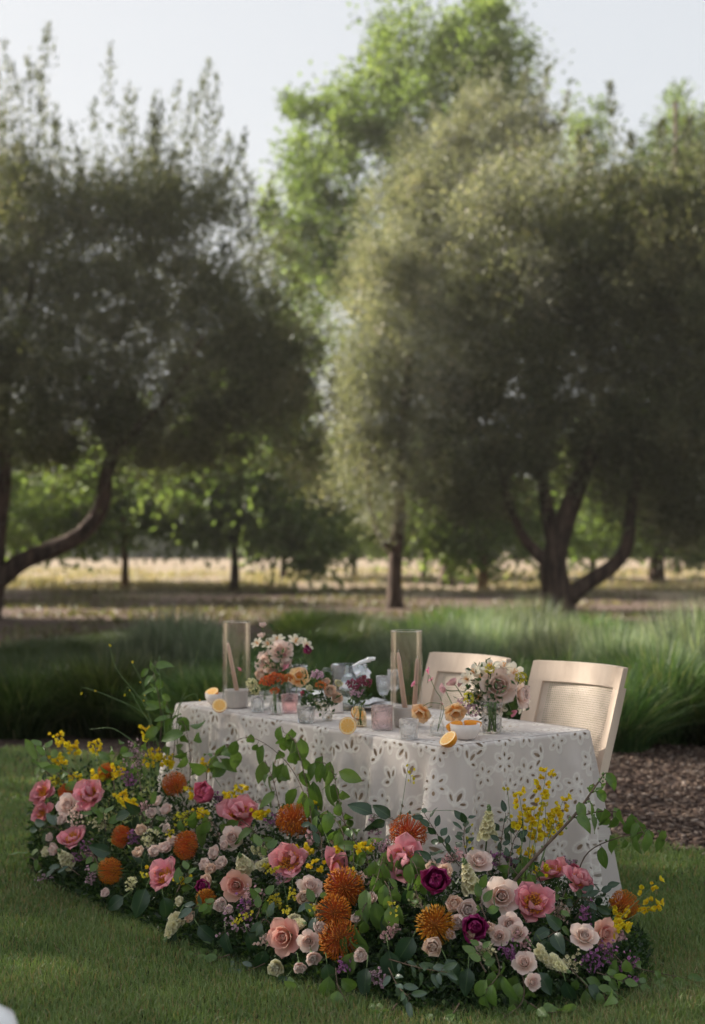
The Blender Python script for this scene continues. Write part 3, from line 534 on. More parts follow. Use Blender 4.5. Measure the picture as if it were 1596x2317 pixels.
def pattern(p, s, fl, g):
    """signed hole field and stitch density at cloth coordinates"""
    hole = np.full(p.shape, -1.0); st = np.zeros(p.shape)
    def ell(cx, cy_, ang, a, b):
        dx, dy = p - cx, s - cy_; u = dx * math.cos(ang) + dy * math.sin(ang); v = -dx * math.sin(ang) + dy * math.cos(ang)
        return np.sqrt((u / a) ** 2 + (v / b) ** 2 + 1e-9)
    for c, a0, r in fl:
        nearm = (np.abs(p - c[0]) < .12) & (np.abs(s - c[1]) < .12)
        if not nearm.any(): continue
        if r < .72:
            n = 5 if r < .4 else 6; k = .98 + .28 * r
            for i in range(n):
                a = a0 + i * 2 * PI / n; q = ell(c[0] + .030 * k * math.cos(a), c[1] + .030 * k * math.sin(a), a, .0225 * k, .0145 * k)
                st = np.maximum(st, np.exp(-((q - 1) / .16) ** 2)); st = np.maximum(st, .3 * (q < 1))
                qh = ell(c[0] + .028 * k * math.cos(a), c[1] + .028 * k * math.sin(a), a, .0082 * k, .0042 * k); hole = np.maximum(hole, 1 - qh)
            q = ell(c[0], c[1], 0, .009, .009); st = np.maximum(st, .8 * (q < 1))
        else:
            for i, (da, l) in enumerate(((0, 1.15), (1.05, .95), (-1.0, .8))):
                a = a0 + da; q = ell(c[0] + .032 * math.cos(a), c[1] + .032 * math.sin(a), a, .031 * l, .0165 * l)
                st = np.maximum(st, np.exp(-((q - 1) / .17) ** 2))
                qh = ell(c[0] + .032 * math.cos(a), c[1] + .032 * math.sin(a), a, .017 * l, .0064 * l); hole = np.maximum(hole, 1 - qh)
    return np.clip(hole, -1, 1), st
def stem_link(st, p, s, fl):
    return st
rc = .045
def ring_point(q):
    """perimeter of the table top, q along it: returns uv position, outward normal, corner amount"""
    W_, L_ = TW, TL; sides = [('f', L_), ('l', W_), ('b', L_), ('r', W_)]
    per = 2 * (L_ + W_); q = q % per
    if q < L_: base = (q, 0); n = (0, -1); e = (q, L_)
    elif q < L_ + W_: base = (L_, q - L_); n = (1, 0); e = (q - L_, W_)
    elif q < 2 * L_ + W_: base = (L_ - (q - L_ - W_), W_); n = (0, 1); e = (q - L_ - W_, L_)
    else: base = (0, W_ - (q - 2 * L_ - W_)); n = (-1, 0); e = (q - 2 * L_ - W_, W_)
    d = min(e[0], e[1] - e[0])
    if d < rc * 1.2:      # round the corner
        d0 = rc * 1.2; first = e[0] < e[1] / 2
        a = (d / d0) * PI / 4; cx = rc; 
        if first: ang = math.atan2(n[1], n[0]) - (PI / 4 - a)
        else: ang = math.atan2(n[1], n[0]) + (PI / 4 - a)
        cu = min(max(base[0], rc), L_ - rc) if True else 0
        cu = rc if base[0] < L_ / 2 else L_ - rc; cv = rc if base[1] < W_ / 2 else W_ - rc
        n = (math.cos(ang), math.sin(ang)); base = (cu + rc * n[0], cv + rc * n[1])
    return base, n, math.exp(-(d / .10) ** 2)
per = 2 * (TL + TW)
qf = np.concatenate([np.arange(-TW, TL, .0045), np.arange(TL, per - TW, .03)])
NS = 172; DROP = .742
sv = np.concatenate([[-.03, -.02, -.01], np.linspace(0, DROP + .02, NS)])
RP = [ring_point(q) for q in qf]
B = np.array([r[0] for r in RP]); Nn = np.array([r[1] for r in RP]); K = np.array([r[2] for r in RP])
Q, S_ = np.meshgrid(qf, sv, indexing='ij')
Sp = np.clip(S_, 0, None); re = .014
ang = np.clip(Sp / re, 0, PI / 2); over = np.clip(Sp - re * PI / 2, 0, None)
fold = (np.sin(Q * 33 + 1.2 * np.sin(Q * 5)) * .5 + .5) ** 1.6 - .35 + .35 * np.sin(Q * 19 + 2)
fold2 = np.sin(Q * 71 + 3 * np.sin(Q * 7 + 1))
amp = (.010 + .075 * (over / .73) ** 1.1) * (.55 + .45 * np.sin(Q * 2.3 + .6) ** 2); amp = np.where(over > 0, amp * np.clip(over / .12, 0, 1), 0)
gath = np.exp(-((Q - .06) / .22) ** 2)      # fuller folds by the near corner
out = re * (np.sin(ang)) - re + over * (.055 + .10 * K[:, None]) + amp * fold * (1 + .9 * gath) + .25 * amp * fold2
out = np.where(S_ < 0, S_, out)
Z = TH + .0015 - re * (1 - np.cos(ang)) - over * .985; Z = np.where(S_ < 0, TH + .0015, Z)
Z = np.maximum(Z, .006 + .004 * np.sin(Q * 40))
U_ = B[:, None, 0] + Nn[:, None, 0] * out; V_ = B[:, None, 1] + Nn[:, None, 1] * out
def uvz(U, V, Z): return (np.array(TN)[None] + U.ravel()[:, None] * np.array(TU)[None] + V.ravel()[:, None] * np.array(TV)[None] + Z.ravel()[:, None] * np.array([0, 0, 1.])[None])
fl = motifs(-TW, TL, -.01, DROP, 9)
nf = int((qf < TL).sum()); hole = np.full(Q.shape, -1.); st = np.zeros(Q.shape)
# evaluate motif by motif on small windows
def paint(Qa, Sa, fl, qax, sax, hole, st):
    for m in fl:
        i0, i1 = np.searchsorted(qax, [m[0][0] - .105, m[0][0] + .105]); j0, j1 = np.searchsorted(sax, [m[0][1] - .105, m[0][1] + .105])
        if i1 - i0 < 2 or j1 - j0 < 2: continue
        sl = (slice(i0, i1), slice(j0, j1)); h_, s_ = pattern(Qa[sl], Sa[sl], [m], None)
        hole[sl] = np.maximum(hole[sl], h_); st[sl] = np.maximum(st[sl], s_)
paint(Q, S_, fl, qf[:nf], sv, hole, st)
hem = np.exp(-((S_ - DROP + .012) / .012) ** 2); st = np.maximum(st, hem * .9)
lift_ = st * .0012 * (S_ > .02); U_ = U_ + Nn[:, None, 0] * lift_; V_ = V_ + Nn[:, None, 1] * lift_
Pc = uvz(U_, V_, Z); nq, ns = Q.shape
idx = np.arange(nq * ns).reshape(nq, ns); nxt = np.roll(idx, -1, axis=0)
F = np.stack([idx[:, :-1], nxt[:, :-1], nxt[:, 1:], idx[:, 1:]], -1).reshape(-1, 4)
# top sheet
ua = np.arange(0.004, TL - .003, .0075); va = np.arange(.004, TW - .003, .0075)
UA, VA = np.meshgrid(ua, va, indexing='ij'); ht = np.full(UA.shape, -1.); stt = np.zeros(UA.shape)
paint(UA, VA, motifs(0, TL, 0, TW, 10), ua, va, ht, stt)
zt = TH + .0005 + .0006 * np.sin(UA * 23) * np.sin(VA * 19)
Pt = uvz(UA, VA, zt); it = np.arange(UA.size).reshape(UA.shape) + len(Pc)
Ft = np.stack([it[:-1, :-1], it[1:, :-1], it[1:, 1:], it[:-1, 1:]], -1).reshape(-1, 4)
def inside(P): 
    du = np.maximum(np.maximum(rc - P[0], P[0] - (TL - rc)), 0); dv = np.maximum(np.maximum(rc - P[1], P[1] - (TW - rc)), 0)
    return np.hypot(du, dv) < rc - .004
okc = inside((UA, VA)); okf = (okc[:-1, :-1] & okc[1:, :-1] & okc[1:, 1:] & okc[:-1, 1:]).ravel(); Ft = Ft[okf]
me = mesh('tablecloth', np.concatenate([Pc, Pt]), np.concatenate([F, Ft]), M['cloth'], True, attrs={'hole': np.concatenate([hole.ravel(), ht.ravel()]), 'stitch': np.concatenate([st.ravel(), stt.ravel()])})
tag(link('tablecloth', me), 'white eyelet lace tablecloth with flower cutouts hanging to the grass', 'tablecloth')
# tan under-cloth seen through the cutouts
M['liner'] = plain('tan_underskirt', (.58, .46, .35), .9, .1, 12, .1)
qs = np.linspace(0, per, 90, endpoint=False); V = []; Fq = []
for i, q in enumerate(qs):
    b, n, k = ring_point(q)
    for (o_, z_) in ((-.022, TH - .009), (-.02, .45), (-.016, .02)): V.append(tuple(tp(b[0] + n[0] * o_, b[1] + n[1] * o_, z_)))
nq_ = len(qs)
for i in range(nq_):
    j = (i + 1) % nq_
    for k in range(2): Fq.append((i * 3 + k, j * 3 + k, j * 3 + k + 1, i * 3 + k + 1))
Fq.append(tuple(i * 3 for i in range(nq_)))
tag(link('underskirt', mesh('underskirt', V, Fq, M['liner'], False)), 'plain tan underskirt showing brown through the eyelets of the white cloth', 'tablecloth')

# --- cane back chairs
M['chairwood'] = plain('limed_wood', (.54, .42, .33), .78, .14, 7, .35, .2, stretch=(1, 1, .12), col2=(.64, .52, .42))
def canemat():
    m, N, L = newmat('woven_cane'); uv = N.new('ShaderNodeUVMap'); sx = N.new('ShaderNodeSeparateXYZ'); L.new(uv.outputs[0], sx.inputs[0])
    outs = []
    for k in (0, 1):
        a = N.new('ShaderNodeMath'); a.operation = 'MULTIPLY'; a.inputs[1].default_value = 105 if k == 0 else 105; L.new(sx.outputs[k], a.inputs[0])
        f = N.new('ShaderNodeMath'); f.operation = 'FRACT'; L.new(a.outputs[0], f.inputs[0]); g = N.new('ShaderNodeMath'); g.operation = 'GREATER_THAN'; g.inputs[1].default_value = .62; L.new(f.outputs[0], g.inputs[0]); outs.append(g.outputs[0])
    mu = N.new('ShaderNodeMath'); mu.operation = 'MULTIPLY'; L.new(outs[0], mu.inputs[0]); L.new(outs[1], mu.inputs[1])
    nz = N.new('ShaderNodeTexNoise'); nz.inputs['Scale'].default_value = 14; L.new(uv.outputs[0], nz.inputs['Vector']); r = ramp(N, [(.3, (.50, .40, .31)), (.7, (.60, .49, .40))]); L.new(nz.outputs['Fac'], r.inputs[0])
    p = N.new('ShaderNodeBsdfPrincipled'); p.inputs['Roughness'].default_value = .6; L.new(r.outputs[0], p.inputs['Base Color'])
    t = N.new('ShaderNodeBsdfTransparent'); mx = N.new('ShaderNodeMixShader'); L.new(mu.outputs[0], mx.inputs[0]); L.new(p.outputs[0], mx.inputs[1]); L.new(t.outputs[0], mx.inputs[2])
    o = N.new('ShaderNodeOutputMaterial'); L.new(mx.outputs[0], o.inputs[0]); return m
M['cane'] = canemat()
def curved_slab(u0, u1, z0, z1, th, fnx, nu=14, nz=6):
    """slab following the curved back; fnx(u, z) -> (x, y)"""
    V = []; F = []; U = []
    for side in (0, 1):
        for j in range(nz):
            for i in range(nu):
                u = u0 + (u1 - u0) * i / (nu - 1); z = z0 + (z1 - z0) * j / (nz - 1); x, y = fnx(u, z); V.append((x, y + (th if side else 0), z)); U.append((u, z))
    n = nu * nz
    for j in range(nz - 1):
        for i in range(nu - 1):
            a = j * nu + i; F.append((a, a + 1, a + nu + 1, a + nu)); F.append((n + a, n + a + nu, n + a + nu + 1, n + a + 1))
    for j in range(nz - 1):
        for i in (0, nu - 1): a = j * nu + i; F.append((a, a + nu, a + nu + n, a + n))
    for i in range(nu - 1):
        for j in (0, nz - 1): a = j * nu + i; F.append((a, a + n, a + n + 1, a + 1))
    return V, F, U
def make_chair(label, loc, rz):
    t = thing('cane_chair', label, 'chair', loc, (0, 0, rz), 'cane back chairs at the table')
    W_ = .27
    def by(u, z): return (u, .075 * (1 - (u / W_) ** 2) + .16 * (max(0, z - .42) / .58) ** 1.3 - .02)   # local y points away from the sitter's front
    # local axes: x across, +y backwards
    H = 1.0; fr = .058
    MB().add(*curved_slab(-W_, W_, H - .088, H, .032, by, 18, 3)).build('top_rail', M['chairwood'], t, False)
    MB().add(*curved_slab(-W_ + fr, W_ - fr, .42, .465, .03, by, 18, 3)).build('bottom_rail', M['chairwood'], t, False)
    for s in (-1, 1):
        a, b = sorted((s * W_, s * (W_ - fr)))
        def post(u, z): x, y = by(u, z); return (x * (1 - .05 * (H - .0885 - z)), y - (.09 * max(0, .75 - z) ** 1.2))
        V, F, U = curved_slab(a, b, .40, H - .0885, .05, post, 4, 14)
        MB().add(V, F, U).build('back_post', M['chairwood'], t, False)
    V, F, U = curved_slab(-W_ + fr - .003, W_ - fr + .003, .463, H - .086, .004, by, 16, 10)
    V = [(x, y + .014, z) for x, y, z in V]; nh = len(V) // 2
    MB().add(V[:nh], F[:0] + [f for f in F if max(f) < nh], U[:nh]).build('cane_panel', M['cane'], t)
    prof = [(-.26, -.46), (.26, -.46), (.24, .05), (-.24, .05)]
    V = [(x, y, z) for z in (.395, .44) for x, y in prof]; MB().add(V, [(0, 1, 2, 3)[::-1], (4, 5, 6, 7), (0, 1, 5, 4), (1, 2, 6, 5), (2, 3, 7, 6), (3, 0, 4, 7)]).build('seat_frame', M['chairwood'], t, False)
    V, F, U = grid(lambda u, v: ((u - .5) * .49, -.45 + v * .47, .442 + .045 * (1 - abs(2 * u - 1) ** 4) * (1 - abs(2 * v - 1) ** 4)), 12, 12)
    MB().add(V, F, U).build('seat_cushion', plain('ivory_linen', (.6, .55, .48), .9, .06, 80, .2) if 'lin' not in M else M['lin'], t)
    for sx in (-1, 1):
        for (y0, y1) in ((-.43, -.44), (.02, .10)):
            V, F, U = tube([Vector((sx * .235, y0, .40)), Vector((sx * .235, (y0 + y1) / 2, .2)), Vector((sx * .235, y1, 0))], (.024, .015), 8); MB().add(V, F, U).build('leg', M['chairwood'], t)
    return t
def chair_at(xl, yl, Yl, xr, yr, Yr, label):
    a = at(xl, yl, Yl); b = at(xr, yr, Yr); c = (a + b) / 2; c.z = 0
    # local +x must run along the back; local +y away from the table
    rz = math.atan2(TV.y, TV.x) - PI / 2
    back = Vector((-math.sin(rz), math.cos(rz), 0)); c -= back * .14
    return make_chair(label, tuple(c), rz)
chair_at(1208, 1493, 6.7, 1410, 1510, 6.3, 'pale wood chair with cane back at the near right end of the table, seen whole')
chair_at(972, 1478, 7.2, 1147, 1484, 6.8, 'pale wood chair partly hidden behind the right glass cylinder and flower vase')
# ================================================================ THINGS ON THE TABLE
M['glass'] = thinglass('clear_glass', (.985, .985, .98), .27, .012); M['crystal'] = glassmat('cut_crystal', facet=.9, scale=70)
M['pinkglass'] = thinglass('pink_glass', (.985, .86, .86)); M['pinkcut'] = glassmat('pink_cut_glass', (1, .84, .84), facet=.9, scale=80); M['amberglass'] = thinglass('amber_glass', (.98, .93, .82))
M['water'] = thinglass('water', (.965, .975, .98)); M['ice'] = plain('ice_and_water', (.9, .91, .92), .3, .03, 40, .5, .5, .3); M['thick'] = thinglass('thick_glass', (.95, .97, .97), .9)
M['ice_water'] = thinglass('cold_water', (.86, .89, .91), .8); M['ceramic'] = plain('matte_white_ceramic', (.70, .63, .59), .5, .03, 30, .05, .4); M['china'] = plain('white_china', (.8, .8, .8), .2, .02, 20, .0, .5)
M['wax'] = plain('taupe_candle_wax', (.62, .42, .33), .5, .04, 10, .03, .35, .2)
M['linen'] = plain('white_linen_napkin', (.76, .75, .76), .9, .05, 60, .3)
def orange_mats():
    m, N, L = newmat('orange_flesh'); uv = N.new('ShaderNodeUVMap'); sx = N.new('ShaderNodeSeparateXYZ'); L.new(uv.outputs[0], sx.inputs[0])
    a = N.new('ShaderNodeMath'); a.operation = 'MULTIPLY'; a.inputs[1].default_value = 10; L.new(sx.outputs[0], a.inputs[0]); f = N.new('ShaderNodeMath'); f.operation = 'PINGPONG'; f.inputs[1].default_value = .5; L.new(a.outputs[0], f.inputs[0])
    s = N.new('ShaderNodeMath'); s.operation = 'LESS_THAN'; s.inputs[1].default_value = .07; L.new(f.outputs[0], s.inputs[0])
    rr = ramp(N, [(.0, (.8, .62, .35)), (.1, (.72, .36, .06)), (.8, (.78, .40, .07)), (.84, (.85, .72, .45)), (.93, (.85, .72, .45)), (.95, (.8, .3, .02))]); L.new(sx.outputs[1], rr.inputs[0])
    mx = N.new('ShaderNodeMixRGB'); mx.inputs[2].default_value = (.82, .62, .3, 1); L.new(s.outputs[0], mx.inputs[0]); L.new(rr.outputs[0], mx.inputs[1])
    p = N.new('ShaderNodeBsdfPrincipled'); p.inputs['Roughness'].default_value = .35; p.inputs['Subsurface Weight'].default_value = .2; p.inputs['Subsurface Scale'].default_value = .01; L.new(mx.outputs[0], p.inputs['Base Color'])
    o = N.new('ShaderNodeOutputMaterial'); L.new(p.outputs[0], o.inputs[0]); return m
M['flesh'] = orange_mats(); M['peel'] = plain('orange_peel', (.80, .30, .015), .4, .05, 160, .4, .5)
def orange_half(x, y, z, tilt, label, r=.036, zz=None):
    """cut orange: dome of peel and a flat cut face; tilt = direction of the cut face"""
    loc = on_z(x, y, z); t = thing('orange_half', label, 'orange', loc, None, 'halved oranges on the table')
    Mx = frame(tilt, random.random() * 3)
    prof = [(r * math.sin(a), -r * math.cos(a)) for a in [i / 8 * PI / 2 for i in range(9)]]
    V, F, U = lathe(prof, 22); MB().add(xf(V, Mx), F, U).build('peel', M['peel'], t)
    V = [(0, 0, .002)]; F = []; U = [(0, 0)]; n = 20; rings = 5
    V = []; F = []; U = []
    for j in range(n + 1):
        a = 2 * PI * j / n
        for i in range(rings + 1):
            q = i / rings; V.append((r * q * math.cos(a), r * q * math.sin(a), .0015 * (1 - q))); U.append((j / n, q))
    for j in range(n):
        for i in range(rings): a = j * (rings + 1) + i; F.append((a, a + 1, a + rings + 2, a + rings + 1))
    MB().add(xf(V, Mx), F, U).build('cut_face', M['flesh'], t); return t
def lathed(name, prof, mat, parent, n=28, ripple=0, rn=0):
    return MB().add(*lathe(prof, n, False, ripple, rn)).build(name, mat, parent)
def bowl(x, y, r, h, label):
    t = thing('bowl', label, 'bowl', on_z(x, y, TH + .003), None, 'small white bowls of oranges')
    out = [(0, 0), (r * .5, 0), (r * .72, h * .12), (r * .93, h * .5), (r, h), (r * .95, h), (r * .88, h * .5), (r * .6, h * .16), (0, h * .12)]
    lathed('bowl_body', out, M['ceramic'], t); return t
def tumbler(name, x, y, r, h, mat, label, cat='glass', flare=1.1, group=None, ripple=0, rn=0, water=.6, wall=.003):
    t = thing(name, label, cat, on_z(x, y, TH + .003), None, group)
    pr = [(0, 0), (r, 0), (r * (1 + flare) / 2, h * .5), (r * flare, h), (r * flare - wall, h), (r * (1 + flare) / 2 - wall, h * .5), (r - wall, h * .09), (0, h * .08)]
    lathed('glass_body', pr, mat, t, 32, ripple, rn)
    if water:
        rw = r - wall - .0008; lathed('water', [(0, h * .095), (rw, h * .095), (rw * (1 + (flare - 1) * water), h * water), (0, h * water)], M['water'], t)
    return t
def goblet(x, y, h, r, label, mat=None, foot=True):
    t = thing('wine_goblet', label, 'glass', on_z(x, y, TH + .003), None, 'crystal goblets'); mat = mat or M['glass']
    s = h * .42
    lathed('foot', [(0, 0), (r * .85, 0), (r * .8, .003), (.008, .008), (0, .008)], mat, t)
    lathed('stem', [(.0, .0085), (.006, .0085), (.0045, s * .5), (.008, s), (0, s)], mat, t, 12)
    lathed('cup', [(0, s + .001), (r * .5, s + .006), (r * .85, s + h * .2), (r, h), (r - .002, h), (r * .83, s + h * .2), (r * .46, s + .012), (0, s + .008)], M['crystal'], t)
    lathed('water', [(0, s + .01), (r * .44, s + .013), (r * .81, s + h * .2), (r * .9, h * .86), (0, h * .86)], M['ice_water'], t); return t
def hurricane(x, y, label, candles, clabel, plabel):
    base = on_z(x, y, TH + .003); t = thing('hurricane_cylinder', label, 'glass cylinder', base, None, 'tall glass hurricane cylinders')
    H, r = .405, .069
    lathed('glass_wall', [(r, 0), (r, H * .5), (r, H)], M['glass'], t, 40); lathed('rim', [(r + .001, H), (r + .001, H + .003), (r - .002, H + .004), (r - .003, H)], M['thick'], t, 40); lathed('inner_wall', [(r - .003, 0), (r - .003, H * .5), (r - .003, H)], M['glass'], t, 40)
    c = thing('candle_holder', plabel, 'candle holder', base, None, 'white candle holders')
    lathed('holder_body', [(0, 0), (.050, 0), (.055, .012), (.055, .07), (.058, .078), (.058, .084), (.046, .083), (.044, .072), (0, .070)], M['ceramic'], c)
    for i, (lx, ly, lean, hh, lab) in enumerate(candles):
        k = thing('taper_candle', lab, 'candle', base + Vector((lx, ly, .071)), None, 'taupe taper candles')
        a = Vector((0, 0, 0)); b = Vector((lean[0], lean[1], hh)); mid = (a + b) / 2
        V, F, U = tube([a, a.lerp(b, .5), a.lerp(b, .9), b], [.0115, .010, .0088, .005], 12); MB().add(V, F, U).build('wax', M['wax'], k)
        V, F, U = tube([b, b + Vector((.001, 0, .012))], (.001, .001), 5); MB().add(V, F, U).build('wick', M['linen'], k)
hurricane(535, 1600, 'tall clear glass cylinder at the left end of the table around a leaning candle', [(.004, 0, (-.045, 0, 0), .235, 'leaning taupe taper candle inside the left glass cylinder')], '', 'round white ceramic candle holder inside the left glass cylinder')
hurricane(920, 1643, 'tall clear glass cylinder right of the pitcher with two candles', [(-.006, -.01, (-.03, .0, 0), .245, 'taupe taper candle leaning left in the right glass cylinder'), (.036, .03, (.012, 0, 0), .215, 'shorter taupe candle against the right wall of the right glass cylinder')], '', 'round white ceramic candle holder inside the right glass cylinder')
# bowls and oranges
bowl(488, 1592, .052, .05, 'small white bowl at the left end of the table with an orange half on top')
orange_half(479, 1565, TH + .058, (-.25, -.45, .85), 'orange half sitting on top of the left white bowl', .034)
orange_half(497, 1596, TH + .040, (.05, -.8, .5), 'orange half leaning on the front of the left white bowl', .034)
bowl(1053, 1672, .062, .062, 'larger cream bowl near the front corner of the table heaped with orange halves')
orange_half(1070, 1634, TH + .062, (.1, .35, .95), 'bright orange half on the right in the front cream bowl, peel side showing', .037)
orange_half(1028, 1640, TH + .055, (-.2, .5, .8), 'orange half on the left in the front cream bowl beneath the peach poppy', .035)
orange_half(1013, 1670, TH + .037, (-.55, -.35, .7), 'orange half lying on the cloth against the front cream bowl', .037)
orange_half(787, 1642, TH + .037, (-.2, -.95, .12), 'orange half standing on edge left of the amber bud vase', .036)
orange_half(812, 1612, TH + .036, (.3, -.6, .6), 'orange half lying behind the amber bud vase', .035)
# glasses
tumbler('pink_tumbler', 656, 1612, .034, .085, M['pinkglass'], 'ribbed pale pink tumbler right of the rust flowers', 'glass', 1.18, None, .03, 22, .0)
tumbler('votive_glass', 693, 1635, .034, .075, M['crystal'], 'cut glass votive holding a small red and cream posy', 'glass', 1.25)
tumbler('cut_tumbler', 865, 1650, .045, .10, M['pinkcut'], 'square pinkish cut glass tumbler left of the right glass cylinder', 'glass', 1.02, None, 0, 0, .6)
tumbler('crystal_tumbler', 926, 1671, .036, .078, M['crystal'], 'small clear cut crystal tumbler at the front edge below the right cylinder', 'glass', 1.12)
tumbler('faceted_votive', 583, 1610, .030, .075, M['crystal'], 'small faceted clear votive between left cylinder and rust flowers', 'glass', 1.05)
tumbler('water_tumbler', 603, 1604, .032, .085, M['glass'], 'clear water tumbler just right of the faceted votive', 'glass', 1.1)
goblet(868, 1609, .165, .036, 'front crystal goblet left of the right glass cylinder')
goblet(893, 1600, .18, .036, 'rear crystal goblet half behind the right glass cylinder')
goblet(678, 1583, .175, .042, 'tall water goblet right of the left bouquet')
# pitcher with ice water
t = thing('water_pitcher', 'clear glass pitcher of ice water with handle and ice scoop', 'pitcher', on_z(790, 1604, TH + .003)); t.scale = (1.12, 1.12, 1.24)
lathed('glass_body', [(0, 0), (.062, 0), (.068, .05), (.078, .17), (.075, .17), (.065, .05), (.059, .008), (0, .008)], M['thick'], t, 36)
lathed('water', [(0, .009), (.058, .009), (.064, .05), (.0705, .115), (0, .115)], M['water'], t, 30)
g = np.random.default_rng(5)
mb = MB()
for i in range(60):
    V, F = box((0, 0, 0), (.024, .024, .024)); mx = Matrix.Translation((g.normal() * .028, g.normal() * .028, .085 + g.random() * .065)) @ Matrix.Rotation(g.random() * 6, 4, 'X') @ Matrix.Rotation(g.random() * 6, 4, 'Y'); mb.add(xf(V, mx), F)
mb.build('ice_cubes', M['ice'], t, False)['kind'] = 'stuff'
c = crom([(-.072, 0, .145), (-.105, 0, .15), (-.12, 0, .11), (-.105, 0, .06), (-.069, 0, .05)], 14); V, F, U = tube(c, .006, 8); MB().add(V, F, U).build('handle', M['thick'], t)
t = thing('ice_scoop', 'silvery glass ladle resting across the rim of the pitcher', 'ladle', on_z(790, 1604, TH + .003) + Vector((0, 0, .212)))
V, F, U = tube([Vector((-.01, 0, -.03)), Vector((.05, 0, .006)), Vector((.10, -.005, .022))], [.006, .008, .012], 8); MB().add(V, F, U).build('handle', M['china'], t)
V, F, U = lathe([(0, -.012), (.018, -.008), (.022, .006), (.019, .006), (.015, -.005), (0, -.008)], 14); MB().add(xf(V, Matrix.Translation((.105, -.005, .026))), F, U).build('scoop', M['china'], t)
# plates and napkins
def plate(x, y, label):
    t = thing('dinner_plate', label, 'plate', on_z(x, y, TH + .003), None, 'white plates')
    lathed('plate_body', [(0, 0), (.07, 0), (.085, .006), (.128, .02), (.128, .0225), (.084, .009), (.07, .004), (0, .004)], M['china'], t, 36)
def napkin(x, y, z, label, rz):
    t = thing('folded_napkin', label, 'napkin', on_z(x, y, TH + z), (0, 0, rz), 'white linen napkins')
    for k in range(3):
        V, F, U = grid(lambda u, v: ((u - .5) * (.19 - .015 * k), (v - .5) * (.10 - .01 * k), .006 + .011 * k + .012 * math.sin(u * 5 + k) * math.sin(v * 4 + 1 + k)), 12, 8)
        MB().add(V, F, U).build('napkin_layer', M['linen'], t)
plate(690, 1577, 'white plate behind the pink ribbed tumbler at the far place setting'); napkin(668, 1573, .026, 'white folded napkin on the far plate behind the pink tumbler', .4)
plate(835, 1602, 'white plate behind the burgundy flowers at the near place setting'); napkin(845, 1598, .026, 'white folded napkin on the near plate behind the burgundy flowers', 1.1)
# ================================================================ FLOWERS: petals and blooms
M['peony'] = petalmat('coral_peony_petal', (.86, .52, .44), (.82, .25, .30), (.90, .44, .48), .45, vary=.14)
M['hotpink'] = petalmat('deep_pink_petal', (.60, .06, .14), (.66, .08, .18), (.72, .17, .25), .4)
M['magenta'] = petalmat('magenta_peony_petal', (.16, .006, .055), (.24, .010, .085), (.30, .022, .12), .3, .4)
M['blush'] = petalmat('blush_rose_petal', (.86, .56, .45), (.89, .67, .58), (.91, .76, .70), .42, vary=.1)
M['salmon'] = petalmat('salmon_rose_petal', (.82, .34, .24), (.84, .42, .34), (.87, .55, .47), .4)
M['cream'] = petalmat('cream_petal', (.72, .66, .30), (.80, .75, .46), (.84, .80, .58), .35)
M['peach'] = petalmat('peach_petal', (.84, .46, .28), (.86, .58, .42), (.89, .70, .57), .4)
M['apricot'] = petalmat('apricot_petal', (.86, .40, .08), (.88, .56, .26), (.90, .68, .44), .45)
M['yellow'] = petalmat('yellow_petal', (.80, .46, .01), (.86, .64, .015), (.86, .72, .05), .35)
M['mustard'] = petalmat('mustard_petal', (.55, .50, .04), (.66, .58, .05), (.70, .62, .08), .3)
M['pinkpea'] = petalmat('sweet_pea_petal', (.85, .45, .50), (.86, .28, .40), (.88, .38, .50), .4)
M['palepink'] = petalmat('pale_pink_petal', (.76, .55, .50), (.76, .50, .50), (.76, .42, .46), .35)
M['lily'] = petalmat('cream_lily_petal', (.82, .58, .40), (.86, .77, .60), (.88, .83, .70), .35)
M['purple'] = petalmat('purple_petal', (.26, .07, .20), (.36, .13, .30), (.48, .24, .42), .3)
M['mauve'] = petalmat('mauve_petal', (.45, .25, .32), (.58, .36, .46), (.70, .52, .60), .3)
M['rust'] = petalmat('rust_petal', (.50, .12, .04), (.58, .15, .04), (.62, .20, .06), .3)
M['burgundy'] = petalmat('burgundy_petal', (.22, .03, .05), (.30, .06, .10), (.38, .12, .16), .3)
M['style'] = petalmat('pincushion_style', (.62, .10, .05), (.66, .13, .03), (.72, .24, .02), .25, .45)
M['stylea'] = petalmat('amber_pincushion_style', (.60, .14, .03), (.64, .20, .02), (.66, .30, .03), .25, .45)
M['core'] = plain('pincushion_core', (.35, .12, .02), .8, .3, 60, .5)
M['stamen'] = plain('orange_stamens', (.85, .34, .02), .7, .15, 90, .5)
M['sepal'] = plain('green_sepal', (.13, .20, .07), .6, .2, 40, .1)
M['broadleaf'] = leafmat('pear_leaf', [(0, (.06, .115, .025)), (.5, (.11, .19, .05)), (1, (.19, .27, .09))], .38, rough=.42, spec=.45, src='oi')
M['darkleaf'] = leafmat('dark_glossy_leaf', [(0, (.018, .04, .022)), (.5, (.025, .058, .028)), (1, (.045, .085, .035))], .22, rough=.38, spec=.5, src='oi')
M['greyleaf'] = leafmat('grey_green_leaf', [(0, (.05, .085, .06)), (.5, (.075, .12, .085)), (1, (.13, .18, .14))], .25, rough=.35, spec=.6, src='oi')
M['filler'] = leafmat('filler_leaves', [(0, (.018, .035, .016)), (.5, (.035, .07, .026)), (.8, (.06, .11, .035)), (1, (.11, .17, .055))], .3, rough=.45, spec=.4)

